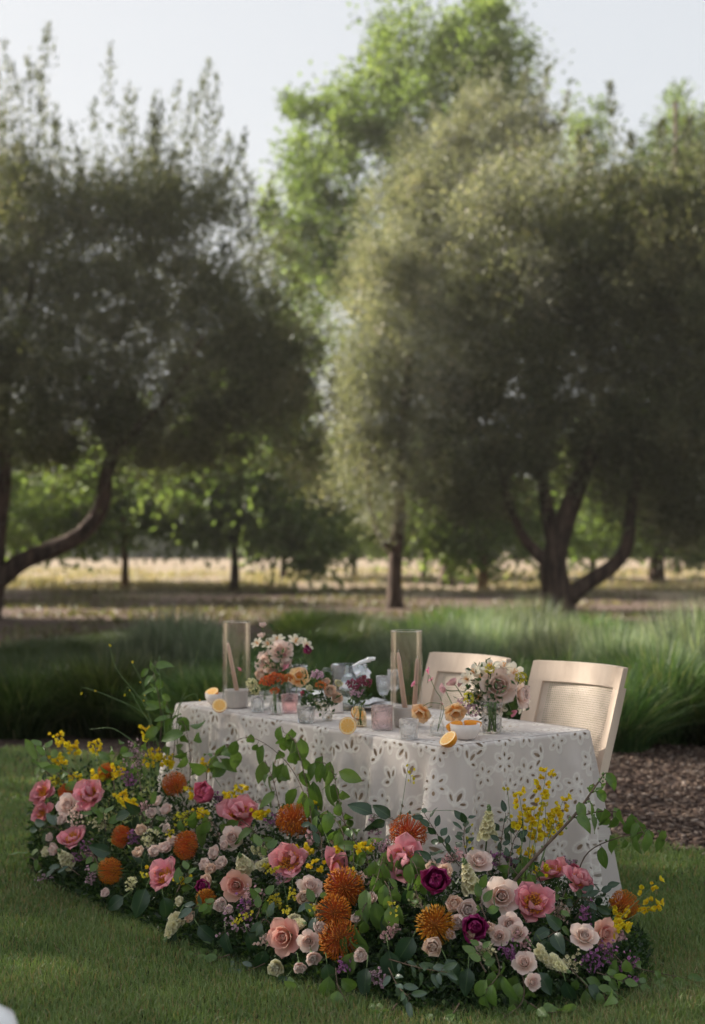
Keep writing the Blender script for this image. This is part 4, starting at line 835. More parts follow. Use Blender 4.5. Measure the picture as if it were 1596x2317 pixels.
def petal(L, W, a0, a1, cup=.5, ruf=.05, notch=0, seed=0, nu=7, nv=8, r0=.002, wpow=.55, tipw=.35, wrap=0.0, peak=.62):
    """one petal: rises at angle a0, ends at a1 (degrees from horizontal); cupped across; wrap bends it round the flower axis"""
    g = random.Random(seed); ph = [g.random() * 6 for _ in range(4)]; V = []; U = []; F = []
    y, z = r0, 0.; cl = [(y, z, R(a0))]
    for j in range(1, nv):
        t = j / (nv - 1); a = R(a0 + (a1 - a0) * t); y += math.cos(a) * L / (nv - 1); z += math.sin(a) * L / (nv - 1); cl.append((y, z, a))
    for j in range(nv):
        t = j / (nv - 1); y, z, a = cl[j]
        w_ = W / 2 * ((t / peak) ** .62 if t < peak else math.sqrt(max(0, 1 - ((t - peak) / (1 - peak)) ** 2.2))) + .012 * L
        for i in range(nu):
            s = i / (nu - 1) * 2 - 1
            lift = cup * w_ * s * s + ruf * L * t * t * (math.sin(s * 4.5 + ph[0]) * .6 + math.sin(s * 9 + ph[1]) * .4) * (1.2 if wrap < .5 else .8)
            nt_ = -notch * L * math.exp(-(s / .3) ** 2) * (t > .85)
            ny, nz = -math.sin(a), math.cos(a)
            xx, yy, zz = s * w_ * (1 - .12 * cup * abs(s)), y + ny * lift + math.cos(a) * nt_, z + nz * lift + math.sin(a) * nt_
            if wrap:
                rr_ = max(abs(yy), .10); phi = xx / rr_; phi = max(-2.2, min(2.2, phi)); wx, wy = rr_ * math.sin(phi), yy - rr_ + rr_ * math.cos(phi)
                xx, yy = xx + (wx - xx) * wrap, yy + (wy - yy) * wrap
            V.append((xx, yy, zz)); U.append((i / (nu - 1), t))
    for j in range(nv - 1):
        for i in range(nu - 1): q = j * nu + i; F.append((q, q + 1, q + nu + 1, q + nu))
    return V, F, U
def rz(a): return Matrix.Rotation(a, 4, 'Z')
class Bloom:
    """a prototype flower: list of (part name, mesh, matrix, label, kind)"""
    def __init__(s): s.parts = []
    def add(s, name, me, mat4=None, kind=None): s.parts.append((name, me, mat4 or Matrix.Identity(4), kind)); return s
    def place(s, name, label, cat, loc, axis, size, group, spin=None):
        t = bpy.data.objects.new(name, None); COL.objects.link(t); t.empty_display_size = .02
        t.matrix_world = Matrix.Translation(loc) @ frame(axis, random.random() * 6.28 if spin is None else spin) @ Matrix.Scale(size, 4)
        tag(t, label, cat, group)
        for n_, me, m4, kd in s.parts:
            o = bpy.data.objects.new(n_, me); COL.objects.link(o); o.parent = t; o.matrix_local = m4
            if kd: o['kind'] = kd
        return t
def pm(name, mat, *a, **k):
    V, F, U = petal(*a, **k); return MB().add(V, F, U).mesh(name, mat)
def stemmesh(L=1.6, r=.035, bend=.2, name='stem', mat='stem'):
    c = crom([(0, 0, 0), (bend * .3, 0, -L * .4), (bend, 0, -L)], 7); V, F, U = tube(c, r, 6); return MB().add(V, F, U).mesh(name, M[mat])
# all blooms are built at unit radius (about 1 = radius of the open flower), then scaled
def make_peony(mat, seed, openv=1., nin=8):
    b = Bloom(); g = random.Random(seed)
    out = [pm('petal', mat, 1.2, .92, 2 + 9 * k, 30 + 14 * k, .3, .10, .12, seed + k, wrap=.1, peak=.7) for k in range(3)]
    inn = [pm('petal', mat, 1.0, .66, 26 + 12 * k, 50 + 18 * k, .5, .18, .2, seed + 5 + k, wrap=.1, peak=.72) for k in range(3)]
    n = 8
    for i in range(n): b.add('petal', out[i % 3], rz(2 * PI * i / n + g.uniform(-.15, .15)) @ Matrix.Scale(g.uniform(.85, 1.1), 4) @ Matrix.Rotation(g.uniform(-.18, .28), 4, 'X'))
    for i in range(nin): b.add('petal', inn[i % 3], Matrix.Translation((0, 0, .04)) @ rz(2 * PI * (i + .5) / nin * (.72 if i % 2 else 1) + g.uniform(-.3, .3)) @ Matrix.Scale(g.uniform(.7, 1.05), 4) @ Matrix.Rotation(g.uniform(-.3, .25) * openv, 4, 'X'))
    mb = MB()
    for i in range(150):
        a = g.random() * 6.28; r = .36 * g.random() ** .5; p0 = Vector((r * .5 * math.cos(a), r * .5 * math.sin(a), .08)); p1 = Vector((r * 1.35 * math.cos(a), r * 1.35 * math.sin(a), .38 + .12 * g.random()))
        V, F, U = tube([p0, p1, p1 + Vector((0, 0, .05))], [.008, .010, .026], 4); mb.add(V, F, U)
    b.add('stamens', mb.mesh('stamens', M['stamen']), None, 'stuff'); b.add('stem', stemmesh()); return b
def make_double(mat, seed):
    """tight many-petalled peony"""
    b = Bloom(); g = random.Random(seed); sets = [(9, 1.25, 1.1, 18, 85, 0, .02), (8, 1.15, .95, 40, 105, .02, .02), (8, 1.0, .8, 60, 112, .05, .10), (6, .85, .62, 72, 115, .08, .08)]
    for k, (n, L, W, a0, a1, zz, r0) in enumerate(sets):
        ms = [pm('petal', mat, L, W, a0 + 6 * j, a1 + 8 * j, .3, .12, .12, seed + k * 7 + j, wrap=.6, r0=r0) for j in range(2)]
        for i in range(n): b.add('petal', ms[i % 2], Matrix.Translation((0, 0, zz)) @ rz(2 * PI * i / n + k * .4 + g.uniform(-.2, .2)) @ Matrix.Scale(g.uniform(.85, 1.08), 4))
    b.add('stem', stemmesh()); return b
def make_rose(mat, seed, full=1.0):
    b = Bloom(); g = random.Random(seed); ang = 0
    #        n  length width a0 a1 r0
    rows = [(3, .62, .42, 84, 92, .06, .02, .9), (4, .66, .60, 80, 90, .16, .03, .95), (5, .74, .78, 70, 84, .24, .04, .9), (5, .90, .95, 52, 68, .28, .05, .75), (5, 1.08, 1.2, 30, 22, .26, .06, .45)]
    for k, (n, L, W, a0, a1, r0, rf, wr) in enumerate(rows):
        ms = [pm('petal', mat, L, W, a0, a1 + 6 * j, .12, rf * full, -.06, seed + k * 5 + j, r0=r0, wrap=wr, peak=.6) for j in range(2)]
        for i in range(n):
            ang += 2 * PI / n; b.add('petal', ms[i % 2], Matrix.Translation((0, 0, .10 - .03 * k)) @ rz(ang + k * .6 + g.uniform(-.12, .12)) @ Matrix.Scale(g.uniform(.93, 1.05), 4))
    b.add('stem', stemmesh(1.8))
    sp = MB()
    for i in range(5): V, F, U = petal(.5, .18, -30, -60, .2, .02, 0, i, 3, 4, r0=.1); sp.add(xf(V, rz(i * 1.256) @ Matrix.Translation((0, 0, .02))), F, U)
    V, F, U = lathe([(0, -.25), (.16, -.2), (.26, -.02), (.30, .12)], 8); sp.add(V, F, U)
    b.add('sepals', sp.mesh('sepals', M['sepal'])); return b
def make_ruffle(mat, seed):
    """carnation or small spray rose: outer petals and a ruffled heart"""
    b = Bloom(); g = random.Random(seed)
    o1 = [pm('petal', mat, 1.1, 1.15, 25 + 9 * j, 55 + 10 * j, .2, .09, .05, seed + j, nu=8, nv=6, wrap=.5) for j in range(2)]
    for i in range(6): b.add('petal', o1[i % 2], rz(i * 1.047 + g.uniform(-.15, .15)) @ Matrix.Scale(g.uniform(.88, 1.05), 4))
    mb = MB()
    for k, (n, L, W, a0, a1, r0) in enumerate(((6, 1.0, .95, 42, 78, .03), (6, .9, .8, 58, 92, .06), (5, .85, .6, 74, 100, .10), (3, .8, .4, 84, 95, .06))):
        for i in range(n):
            V, F, U = petal(L, W, a0, a1, .2, .13, .06, seed + k * 9 + i, 6, 6, r0=r0, wrap=.7); mb.add(xf(V, rz(i * 2 * PI / n + k * .5 + g.uniform(-.2, .2))), F, U)
    b.add('heart', mb.mesh('heart', mat)); b.add('stem', stemmesh(2.2, .04))
    V, F, U = lathe([(0, -.5), (.14, -.45), (.2, -.1), (.26, .12)], 8); b.add('calyx', MB().add(V, F, U).mesh('calyx', M['sepal'])); return b
def floret_mesh(mat, n, L, W, a0, a1, seed, name='floret', heart=0, ruf=.06):
    mb = MB()
    for i in range(n):
        V, F, U = petal(L, W, a0, a1, .3, ruf, .03, seed + i, 4, 5); mb.add(xf(V, rz(2 * PI * i / n)), F, U)
    if heart:
        for i in range(4): V, F, U = petal(L * .6, W * .6, a0 + 35, a1 + 50, .4, .1, 0, seed + i, 4, 5); mb.add(xf(V, rz(1.57 * i + .5)), F, U)
    return mb.mesh(name, mat)
def make_pincushion(seed, mat='style', n=230):
    b = Bloom(); g = random.Random(seed); mb = MB()
    V, F, U = lathe([(.30, -.42), (.42, -.2), (.42, .05), (.3, .25), (0, .36)], 14); b.add('core', MB().add(V, F, U).mesh('core', M['core']))
    for i in range(n):
        u = (i + .5) / n; z = 1 - 1.45 * u; r = math.sqrt(max(0, 1 - z * z)); a = i * 2.39996 + g.uniform(-.15, .15)
        d = Vector((r * math.cos(a), r * math.sin(a), z)); side = Vector((-math.sin(a), math.cos(a), 0)); up = Vector((0, 0, 1))
        k = g.uniform(.92, 1.06); p0 = d * .30
        c = [p0, d * .66 * k + up * .02, d * .93 * k + up * (.10 + .05 * r), d * .99 * k + up * .24 * (.4 + r), d * .86 * k + up * .34 * (.4 + r)]
        V, F, U = tube(c, [.017, .016, .014, .014, .030], 4, False); U = [(q[0], .2 + .8 * q[1]) for q in U]; mb.add(V, F, U)
    b.add('styles', mb.mesh('styles', M[mat]), None, 'stuff'); b.add('stem', stemmesh(1.6, .06)); return b
def make_stock(seed, n=34, mat='cream'):
    """upright spike of ruffled double florets; height about 2.6, radius 1 at the bottom"""
    b = Bloom(); g = random.Random(seed); fm = [floret_mesh(M[mat], 6, .62, .6, 15, 40, seed + k, 'floret', 1, .12) for k in range(2)]
    for i in range(n):
        t = i / n; a = i * 2.4; rr = (.34 * (1 - t) + .10); s = 1.0 - .55 * t; z = t * 2.3
        ax = Vector((math.cos(a), math.sin(a), .35 + .7 * t))
        b.add('floret', fm[i % 2], Matrix.Translation((rr * math.cos(a), rr * math.sin(a), z)) @ frame(ax, g.random() * 6) @ Matrix.Scale(s * g.uniform(.85, 1.1), 4))
    mb = MB()
    for i in range(9):
        a = i * 2.4; V, F, U = lathe([(0, -.12), (.09, -.06), (.1, .05), (0, .15)], 6); mb.add(xf(V, Matrix.Translation((.12 * math.cos(a), .12 * math.sin(a), 2.35 + i * .05)) @ Matrix.Rotation(.5, 4, 'X')), F, U)
    b.add('buds', mb.mesh('buds', M['sepal'])); V, F, U = tube([Vector((0, 0, 2.5)), Vector((.02, 0, 1)), Vector((.1, .05, -1.8))], (.05, .09), 6); b.add('stem', MB().add(V, F, U).mesh('stem', M['stem'])); return b
PEO = [make_peony(M['peony'], 10), make_peony(M['peony'], 40, 1.3, 7), make_peony(M['peony'], 70, .6, 10)]
PINKD = [make_double(M['hotpink'], 20)]
MAG = [make_double(M['magenta'], 30), make_double(M['magenta'], 37)]
ROSE = {k: [make_rose(M[k], 50 + i * 9) for i in range(2)] for k in ('blush', 'salmon')}
RUF = {k: [make_ruffle(M[k], 80 + i * 13) for i in range(2)] for k in ('blush', 'peach', 'cream')}
PIN = {'o': [make_pincushion(1), make_pincushion(2, 'style', 200)], 'a': [make_pincushion(3, 'stylea')]}
STK = [make_stock(5), make_stock(6, 28)]

# ================================================================ THE FLOOR ARRANGEMENT
YBX = [60, 120, 250, 400, 550, 700, 900, 1200, 1400, 1500]; YBY = [1960, 2010, 2075, 2135, 2190, 2245, 2290, 2300, 2275, 2215]
YTX = [60, 110, 250, 330, 400, 500, 620, 760, 900, 1000, 1100, 1200, 1300, 1400, 1450, 1500]; YTY = [1800, 1690, 1680, 1650, 1700, 1760, 1780, 1830, 1880, 1910, 1900, 1900, 1930, 2010, 2060, 2140]
def cloth_depth(x):
    q = (x - CX) / FPX
    if x < 985:
        t_ = (q * TN.y - TN.x) / (TU.x * 1. - q * TU.y); tt = min(max(t_, 0), TL + .1); return (TN + TU * tt).y
    t_ = (q * TN.y - TN.x) / (TV.x - q * TV.y); tt = min(max(t_, 0), TW); return (TN + TV * tt).y
def mound(x, y, back=0.):
    yb = np.interp(x, YBX, YBY); yt = np.interp(x, YTX, YTY); db = on_z(x, yb, 0).y; dt = max(db + .25, cloth_depth(x) - .20)
    if x > 1300: dt = min(dt, 5.62)
    s = min(max((yb - y) / (yb - yt), 0), 1.0); return db + (dt - db) * s ** 1.5 + back
def mp(x, y, back=0.):
    p = at(x, y, mound(x, y, back)); p.z = max(p.z, .02); return p
def default_axis(x, y, g, j=.35):
    yb = np.interp(x, YBX, YBY); yt = np.interp(x, YTX, YTY); s = min(max((yb - y) / (yb - yt), 0), 1.1)
    v = Vector((-.25 + (x - 700) / 2200, -.85 + .1 * s, .25 + .65 * s)) + Vector((g.uniform(-j, j), g.uniform(-j, j) * .4, g.uniform(-j, j))); return v.normalized()
gF = random.Random(5)
SZ = {'rose': .96, 'garden_rose': .98, 'spray_rose': 1.12, 'carnation': 1.1, 'peony': 1.08, 'pincushion_flower': 1.0}
def put(protos, name, cat, group, rows, fac=1.0, j=.35):
    for i, row in enumerate(rows):
        x, y, r, label = row[:4]; ax = Vector(row[4]) if len(row) > 4 and row[4] else default_axis(x, y, gF, j); back = row[5] if len(row) > 5 else 0
        p = mp(x, y, back - .03); size = r * fac * SZ.get(name, 1.08) * p.y / FPX
        protos[i % len(protos)].place(name, label, cat, p, ax, size, group)
put(PIN['o'], 'pincushion_flower', 'pincushion flower', 'orange pincushion flowers in the floor arrangement', [
 (398, 1780, 29, 'round deep orange pincushion flower directly below the left corner of the cloth'), (282, 1895, 25, 'red-orange pincushion seen from the side above the large grey-green leaves', (-.8, -.3, .35)),
 (257, 1970, 30, 'orange pincushion low at the left end above the biggest dark leaves', (-.6, -.75, .1)), (432, 1914, 33, 'orange and yellow pincushion seen sideways facing left, left of the blush spray roses', (-.85, -.35, .2)),
 (663, 1865, 40, 'feathery orange pincushion between the drooping pear leaves and the open coral peony', (.1, -.5, .8)), (922, 1893, 44, 'loose open orange pincushion against the lace at the back centre', (.1, -.55, .75)),
 (779, 2010, 47, 'large orange pincushion, topmost of the column of three near the middle', (0, -.9, .35)), (757, 2065, 42, 'orange pincushion, middle of the column of three near the middle', (-.1, -.95, .25)), (768, 2122, 48, 'orange pincushion, lowest of the column of three near the middle', (.05, -.9, -.1)),
 (1407, 2052, 34, 'orange pincushion at the far right end beside the hem of the cloth', (.35, -.6, .6)), (243, 1750, 20, 'small orange pincushion mostly hidden by yellow sprays at the upper left'), (155, 1795, 20, 'small red-orange pincushion squeezed between two coral peonies at the far left')])
put(PIN['a'], 'pincushion_flower', 'pincushion flower', 'orange pincushion flowers in the floor arrangement', [
 (985, 2094, 46, 'amber pincushion under the magenta peony near the right middle', (.0, -.95, .3)), (470, 2034, 24, 'amber pincushion half hidden under blush blooms near the lower left'), (1010, 2105, 1, 'tiny amber pincushion tuft beside the bigger amber pincushion')][:2])
put(PEO, 'peony', 'peony', 'coral peonies in the floor arrangement', [
 (103, 1800, 32, 'coral pink peony at the far left end of the arrangement'), (100, 1842, 24, 'smaller coral peony just below the one at the far left end'), (210, 1806, 38, 'coral peony with orange centre under the yellow sprays at the left', (-.3, -.75, .6)),
 (172, 1906, 34, 'half closed coral peony low at the left end', (-.3, -.6, .75)), (380, 1988, 38, 'coral pink peony among dark leaves right of the low left pincushion'), (545, 1850, 44, 'two-tone pink peony with upright petals below the drooping pear leaves', (-.1, -.7, .7)),
 (660, 1957, 46, 'wide open coral peony with orange centre left of the top pincushion of three', (-.2, -.8, .55)), (748, 1968, 40, 'coral peony seen from the side tucked behind the top pincushion of three', (.85, -.5, .2)),
 (920, 1952, 48, 'wide open coral peony showing orange stamens below the lace, centre right', (-.25, -.85, .35)), (1207, 2050, 48, 'open coral peony with big orange centre right of the large blush rose', (0, -.85, .5)),
 (1257, 1982, 34, 'coral peony at the upper right facing the lace, left of a pair', (-.3, -.4, .85)), (1303, 2000, 34, 'coral peony at the upper right, right of a pair below the brown branch', (.4, -.5, .7))])
put(PINKD, 'peony', 'peony', 'deep pink double peonies in the floor arrangement', [(478, 1806, 36, 'deep raspberry pink peony behind the yellow sprays under the cloth at left'), (1296, 1968, 16, 'small deep pink peony bud between the pair of coral peonies')])
put(MAG, 'peony', 'peony', 'magenta peonies in the floor arrangement', [
 (986, 2004, 35, 'dark magenta double peony below the cream stock at centre right', (-.05, -.85, .5)), (1067, 2096, 35, 'dark magenta double peony lower right of the amber pincushion', (.1, -.95, .2)), (462, 2006, 18, 'small magenta peony peeping out among peach carnations at left')], 1.25)
put(ROSE['salmon'], 'garden_rose', 'rose', 'salmon garden roses in the floor arrangement', [
 (650, 2118, 39, 'large salmon pink cabbage rose low in the middle', (-.45, -.85, .1)), (537, 2002, 32, 'salmon rose beneath the cream stock, left of centre', (-.1, -.95, .1)), (1361, 2112, 31, 'coral garden rose seen from the side at the right end', (.5, -.85, .15)), (210, 1900, 1, '')][:3], 1.0)
put(ROSE['blush'], 'rose', 'rose', 'blush roses in the floor arrangement', [
 (1133, 2030, 40, 'large pale blush rose with pointed petals in the right half', (.05, -.93, .35)), (1320, 2125, 31, 'pale blush rose at the right end beside the coral garden rose', (.1, -.7, .7)), (530, 1897, 26, 'pale blush rose below the two-tone peony', (-.3, -.85, .3)),
 (157, 1826, 26, 'pale blush rose between coral peonies at the far left'), (699, 2012, 28, 'blush rose left of the top pincushion of three', (.2, -.6, .75)), (699, 2128, 24, 'cream blush rose at the bottom right of the salmon cabbage rose', (-.1, -.97, .1)),
 (1081, 1955, 30, 'mauve blush rose behind the lower cream stock'), (1153, 2092, 25, 'small blush rose under the large pale rose', (0, -.9, .4)), (1188, 2182, 26, 'blush rose low among leaves right of the purple statice'), (1203, 2222, 19, 'smallest blush rose at the bottom right near the grass'),
 (1131, 2118, 22, 'blush rose left of the small blush rose under the large pale rose'), (1173, 2112, 22, 'blush rose right of the small blush rose under the large pale rose')])
put(RUF['blush'], 'spray_rose', 'spray rose', 'small blush spray roses in the floor arrangement', [
 (493, 1934, 20, 'small blush spray rose highest of the group left of the cream stock'), (471, 1960, 20, 'small blush spray rose at the left of the group beside the cream stock'), (507, 1958, 20, 'small blush spray rose against the left side of the cream stock'), (515, 1915, 16, 'tiny blush spray rose right under the pale blush rose'),
 (504, 2046, 20, 'blush spray rose under the salmon rose'), (520, 2060, 15, 'tiny blush spray rose beside purple sprigs under the salmon rose'), (1055, 2058, 28, 'ruffled white-blush carnation right of the magenta peony', (.1, -.95, .2)), (1043, 2088, 24, 'blush carnation between both magenta peonies'),
 (725, 2105, 20, 'blush spray rose left of the lowest pincushion'), (677, 2182, 20, 'small blush carnation bud near the grass under the cabbage rose', (.1, -.8, -.3)), (706, 2160, 22, 'blush carnation below the cream blush rose', (.2, -.9, -.3)), (345, 1845, 18, 'blush spray rose, left of three under the round orange pincushion'),
 (381, 1838, 18, 'blush spray rose, right of three under the round orange pincushion'), (362, 1820, 19, 'blush spray rose, top of three under the round orange pincushion'), (352, 1932, 18, 'blush spray rose left of the sideways pincushion'), (383, 1879, 16, 'small blush bud rose above the sideways pincushion'), (375, 1925, 19, 'blush spray rose just left of the sideways pincushion'),
 (148, 1856, 18, 'whitish spray rose above the half closed coral peony at left'), (131, 1922, 18, 'blush spray rose left of the half closed coral peony'), (118, 1895, 14, 'faded blush spray rose at the extreme left edge'), (846, 2040, 20, 'faded blush rose behind the hanging leaves in the middle'), (808, 2080, 16, 'blush bloom hidden behind hanging leaves right of the pincushions'),
 (1018, 2118, 15, 'pale foxglove-like bloom left of the lower magenta peony'), (1088, 2140, 14, 'tiny pale bloom below the lower magenta peony'), (820, 2160, 20, 'faded blush bloom near the bottom right of the lowest pincushion'), (243, 2022, 15, 'pale fallen blush bloom under the low left pincushion'), (394, 1905, 15, 'tiny blush bud right of the sideways pincushion top')])
put(RUF['peach'], 'carnation', 'carnation', 'peach carnations in the floor arrangement', [
 (476, 1998, 22, 'creamy peach carnation left of the salmon rose'), (319, 1935, 20, 'peach carnation above the coral peony at left'), (321, 1882, 17, 'peach carnation right of the side-on red-orange pincushion'), (690, 2036, 24, 'peach carnation left of the middle pincushion of three'), (1007, 1982, 26, 'peach carnation behind the magenta peony under the lace'),
 (976, 1972, 22, 'peach carnation between open coral peony and magenta peony'), (1029, 2048, 25, 'peach carnation touching the right side of the upper magenta peony'), (983, 2138, 30, 'pale peach carnation with pink streaks below the amber pincushion', (-.2, -.95, .1)), (436, 2078, 18, 'peach carnation low at left by the cream stock'), (1108, 2105, 20, 'peach carnation right of the lower magenta peony'),
 (480, 1972, 18, 'peach carnation in the blush group left of centre'), (760, 1905, 16, 'small peach carnation behind the leaves under the lace'), (1065, 2120, 14, 'small peach bloom beneath the lower magenta peony')])
put(RUF['cream'], 'carnation', 'carnation', 'cream carnations in the floor arrangement', [
 (627, 2183, 24, 'cream carnation lowest of all in front of the grass', (-.1, -.98, -.1)), (456, 1850, 16, 'cream carnation under yellow sprays left of the two-tone peony'), (110, 1930, 15, 'cream bloom at the far left edge'), (412, 2040, 16, 'cream bloom above the low left stock spike'), (668, 2085, 18, 'cream bloom above the salmon cabbage rose')])
# stock spikes: base pixel, radius px, direction
for i, (x, y, r, ax, lab) in enumerate([
 (1103, 1893, 25, (.05, -.15, 1), 'tall upright cream stock spike against the lace at right'), (1068, 2010, 27, (-.25, -.35, .9), 'cream stock spike leaning left above the peach carnations'), (555, 1965, 24, (-.1, -.7, .55), 'short cream stock cluster above the salmon rose'),
 (155, 1950, 20, (-.2, -.6, .5), 'yellowish stock cluster at the lower left end'), (400, 2080, 21, (-.3, -.6, -.5), 'cream stock spike drooping onto the grass at left'), (1215, 2150, 20, (.55, -.5, -.45), 'cream stock spike hanging to the right at the bottom'),
 (1250, 2175, 19, (.5, -.6, -.2), 'cream stock florets lowest at the bottom right'), (675, 2090, 16, (.3, -.7, .2), 'small green-cream stock above the cabbage rose'), (590, 1960, 15, (.5, -.5, .5), 'buff stock tip right of the short cream cluster')]):
    p = mp(x, y, -.05); STK[i % 2].place('stock_flower', lab, 'stock', p, ax, r * p.y / FPX * 1.05, 'cream stocks in the floor arrangement')

# ---- yellow broom: stem through points, florets near the tip
FY = [floret_mesh(M['yellow'], 5, 1.0, .75, 20 + 30 * k, 50 + 25 * k, 200 + k, 'floret', 1) for k in range(3)]
FM = floret_mesh(M['mustard'], 4, 1., .8, 35, 60, 210, 'floret')
def spray(pts, label, nfl, fsize, spread, group='yellow broom sprays', mats=FY, name='broom_spray', tipfrac=.25, r=.0016, cat='flower spray', stemmat='stem', kindcluster=False):
    base = Vector(pts[0]); t = thing(name, label, cat, base, None, group)
    c = [p - base for p in crom(pts, 16)]; V, F, U = tube(c, (r, r * .6), 5); MB().add(V, F, U).build('stem', M[stemmat], t)
    for i in range(nfl):
        q = 1 - tipfrac * i / max(1, nfl - 1) if nfl > 1 else 1; k = min(15, q * 15); i0 = int(min(14, k)); p = c[i0].lerp(c[i0 + 1], k - i0)
        a = i * 2.4 + gF.random(); d = Vector((math.cos(a), math.sin(a) * .6 - .35, gF.uniform(-.3, .6))); p = p + d * spread * gF.uniform(.3, 1)
        o = bpy.data.objects.new('floret', mats[i % len(mats)]); COL.objects.link(o); o.parent = t
        o.matrix_local = Matrix.Translation(p) @ frame(d + Vector((0, -.3, gF.uniform(-.6, .5))), gF.random() * 6) @ Matrix.Scale(fsize * gF.uniform(.75, 1.15), 4)
    return t
def sp(px, label, n=7, fs=.0205, sprd=.024, dY=0, **k):
    """px: pixel path from the base in the flowers to the tip; depth stays with the flowers"""
    Y0 = mound(*px[0]) - .02; Y1 = (mound(px[-1][0], max(px[-1][1], np.interp(px[-1][0], YTX, YTY))) - .06) + dY
    pts = [at(x, y, Y0 + (Y1 - Y0) * (i / (len(px) - 1)) ** 1.3) for i, (x, y) in enumerate(px)]; return spray(pts, label, n, fs, sprd, **k)
for px, lab, n in [
 ([(190, 1790), (160, 1720), (128, 1664)], 'yellow spray highest at the far left beside bright small leaves', 8), ([(200, 1790), (180, 1730), (163, 1682)], 'yellow spray just right of the highest far left one', 9), ([(215, 1790), (220, 1730), (216, 1678)], 'yellow spray above the left coral peony with orange centre', 8),
 ([(180, 1800), (150, 1750), (128, 1710)], 'yellow spray under the highest far left one', 9), ([(190, 1820), (180, 1780), (172, 1752)], 'small yellow spray above the pale far left rose', 5), ([(230, 1810), (225, 1780), (221, 1748)], 'yellow spray hanging before the small orange pincushion', 7),
 ([(290, 1830), (275, 1780), (266, 1735)], 'yellow spray in the middle of the purple sprigs at left', 7), ([(350, 1770), (340, 1700), (330, 1642)], 'single upright yellow spray left of the cloth corner', 6), ([(370, 1790), (358, 1740), (352, 1697)], 'yellow spray above the round pincushion, left of two', 9), ([(390, 1790), (385, 1750), (377, 1712)], 'yellow spray above the round pincushion, right of two', 9),
 ([(340, 1790), (340, 1750), (338, 1712)], 'low yellow spray left of the two above the round pincushion', 6), ([(300, 1870), (290, 1830), (272, 1795)], 'yellow spray right of the left coral peony, upper', 8), ([(320, 1870), (305, 1835), (288, 1812)], 'yellow spray right of the left coral peony, lower', 9), ([(470, 1880), (455, 1830), (433, 1780)], 'yellow spray overlapping the right edge of the round pincushion', 7),
 ([(480, 1900), (460, 1860), (450, 1838)], 'big yellow spray in front of the raspberry peony', 10), ([(500, 1780), (480, 1750), (469, 1722)], 'upright yellow spray against the lace at left', 8), ([(535, 1850), (530, 1820), (522, 1797)], 'yellow spray between raspberry and two-tone peonies', 7), ([(560, 1830), (552, 1800), (546, 1780)], 'small yellow spray under the drooping pear leaves', 4),
 ([(620, 1880), (600, 1855), (586, 1836)], 'yellow spray at the right of the two-tone peony', 8), ([(760, 1950), (725, 1860), (688, 1805)], 'yellow spray with long stem before the lace centre left', 8), ([(710, 1960), (700, 1940), (682, 1918)], 'orange-yellow spray above the wide open coral peony', 8), ([(770, 1990), (765, 1955), (760, 1925)], 'yellow spray above the topmost pincushion of three', 7),
 ([(790, 2020), (810, 1950), (833, 1903)], 'star-like yellow spray leaning left of the centre peony', 7), ([(440, 2010), (400, 1985), (345, 1962)], 'yellow spray at the tip of a stem crossing the left coral peony', 5), ([(450, 2000), (430, 1995), (408, 1988)], 'yellow spray on the right of the low left coral peony', 7), ([(880, 1930), (740, 1940), (712, 1965)], 'tiny yellow spray near the side-on coral peony', 3),
 ([(1190, 1990), (1215, 1880), (1237, 1742)], 'tallest yellow spray standing against the lace at right', 11), ([(1170, 1970), (1185, 1880), (1174, 1790)], 'yellow spray left of the tallest one against the lace', 5), ([(1180, 1980), (1180, 1900), (1170, 1850)], 'yellow spray low left against the lace at right', 6), ([(1190, 1990), (1200, 1900), (1210, 1830)], 'yellow spray in the middle of the right group', 9),
 ([(1200, 1995), (1210, 1930), (1215, 1875)], 'big yellow spray at the bottom of the right group', 10), ([(1210, 1990), (1240, 1900), (1276, 1808)], 'yellow spray at the right of the right group near the branch', 9), ([(1215, 1990), (1240, 1900), (1257, 1838)], 'small yellow spray just under the one near the branch', 5), ([(1210, 1990), (1235, 1920), (1262, 1862)], 'lower yellow spray beside the brown branch', 8),
 ([(1180, 2000), (1190, 1960), (1190, 1920)], 'orange-yellow spray above the purple sprig at right', 6), ([(1200, 2010), (1210, 1985), (1228, 1962)], 'fading yellow spray left of the right coral pair', 5), ([(1380, 2110), (1430, 2050), (1488, 1997)], 'small yellow spray pointing up over the lawn at far right', 3), ([(1370, 2110), (1430, 2075), (1490, 2044)], 'yellow spray reaching furthest right over the lawn', 7),
 ([(1360, 2120), (1385, 2080), (1410, 2058)], 'yellow spray in front of the far right pincushion', 6), ([(1360, 2130), (1390, 2105), (1413, 2090)], 'yellow spray below the far right pincushion', 8), ([(1350, 2130), (1375, 2115), (1392, 2100)], 'yellow spray lowest under the far right pincushion', 6)]:
    sp(px, lab, int(n * 2.0) + 1)
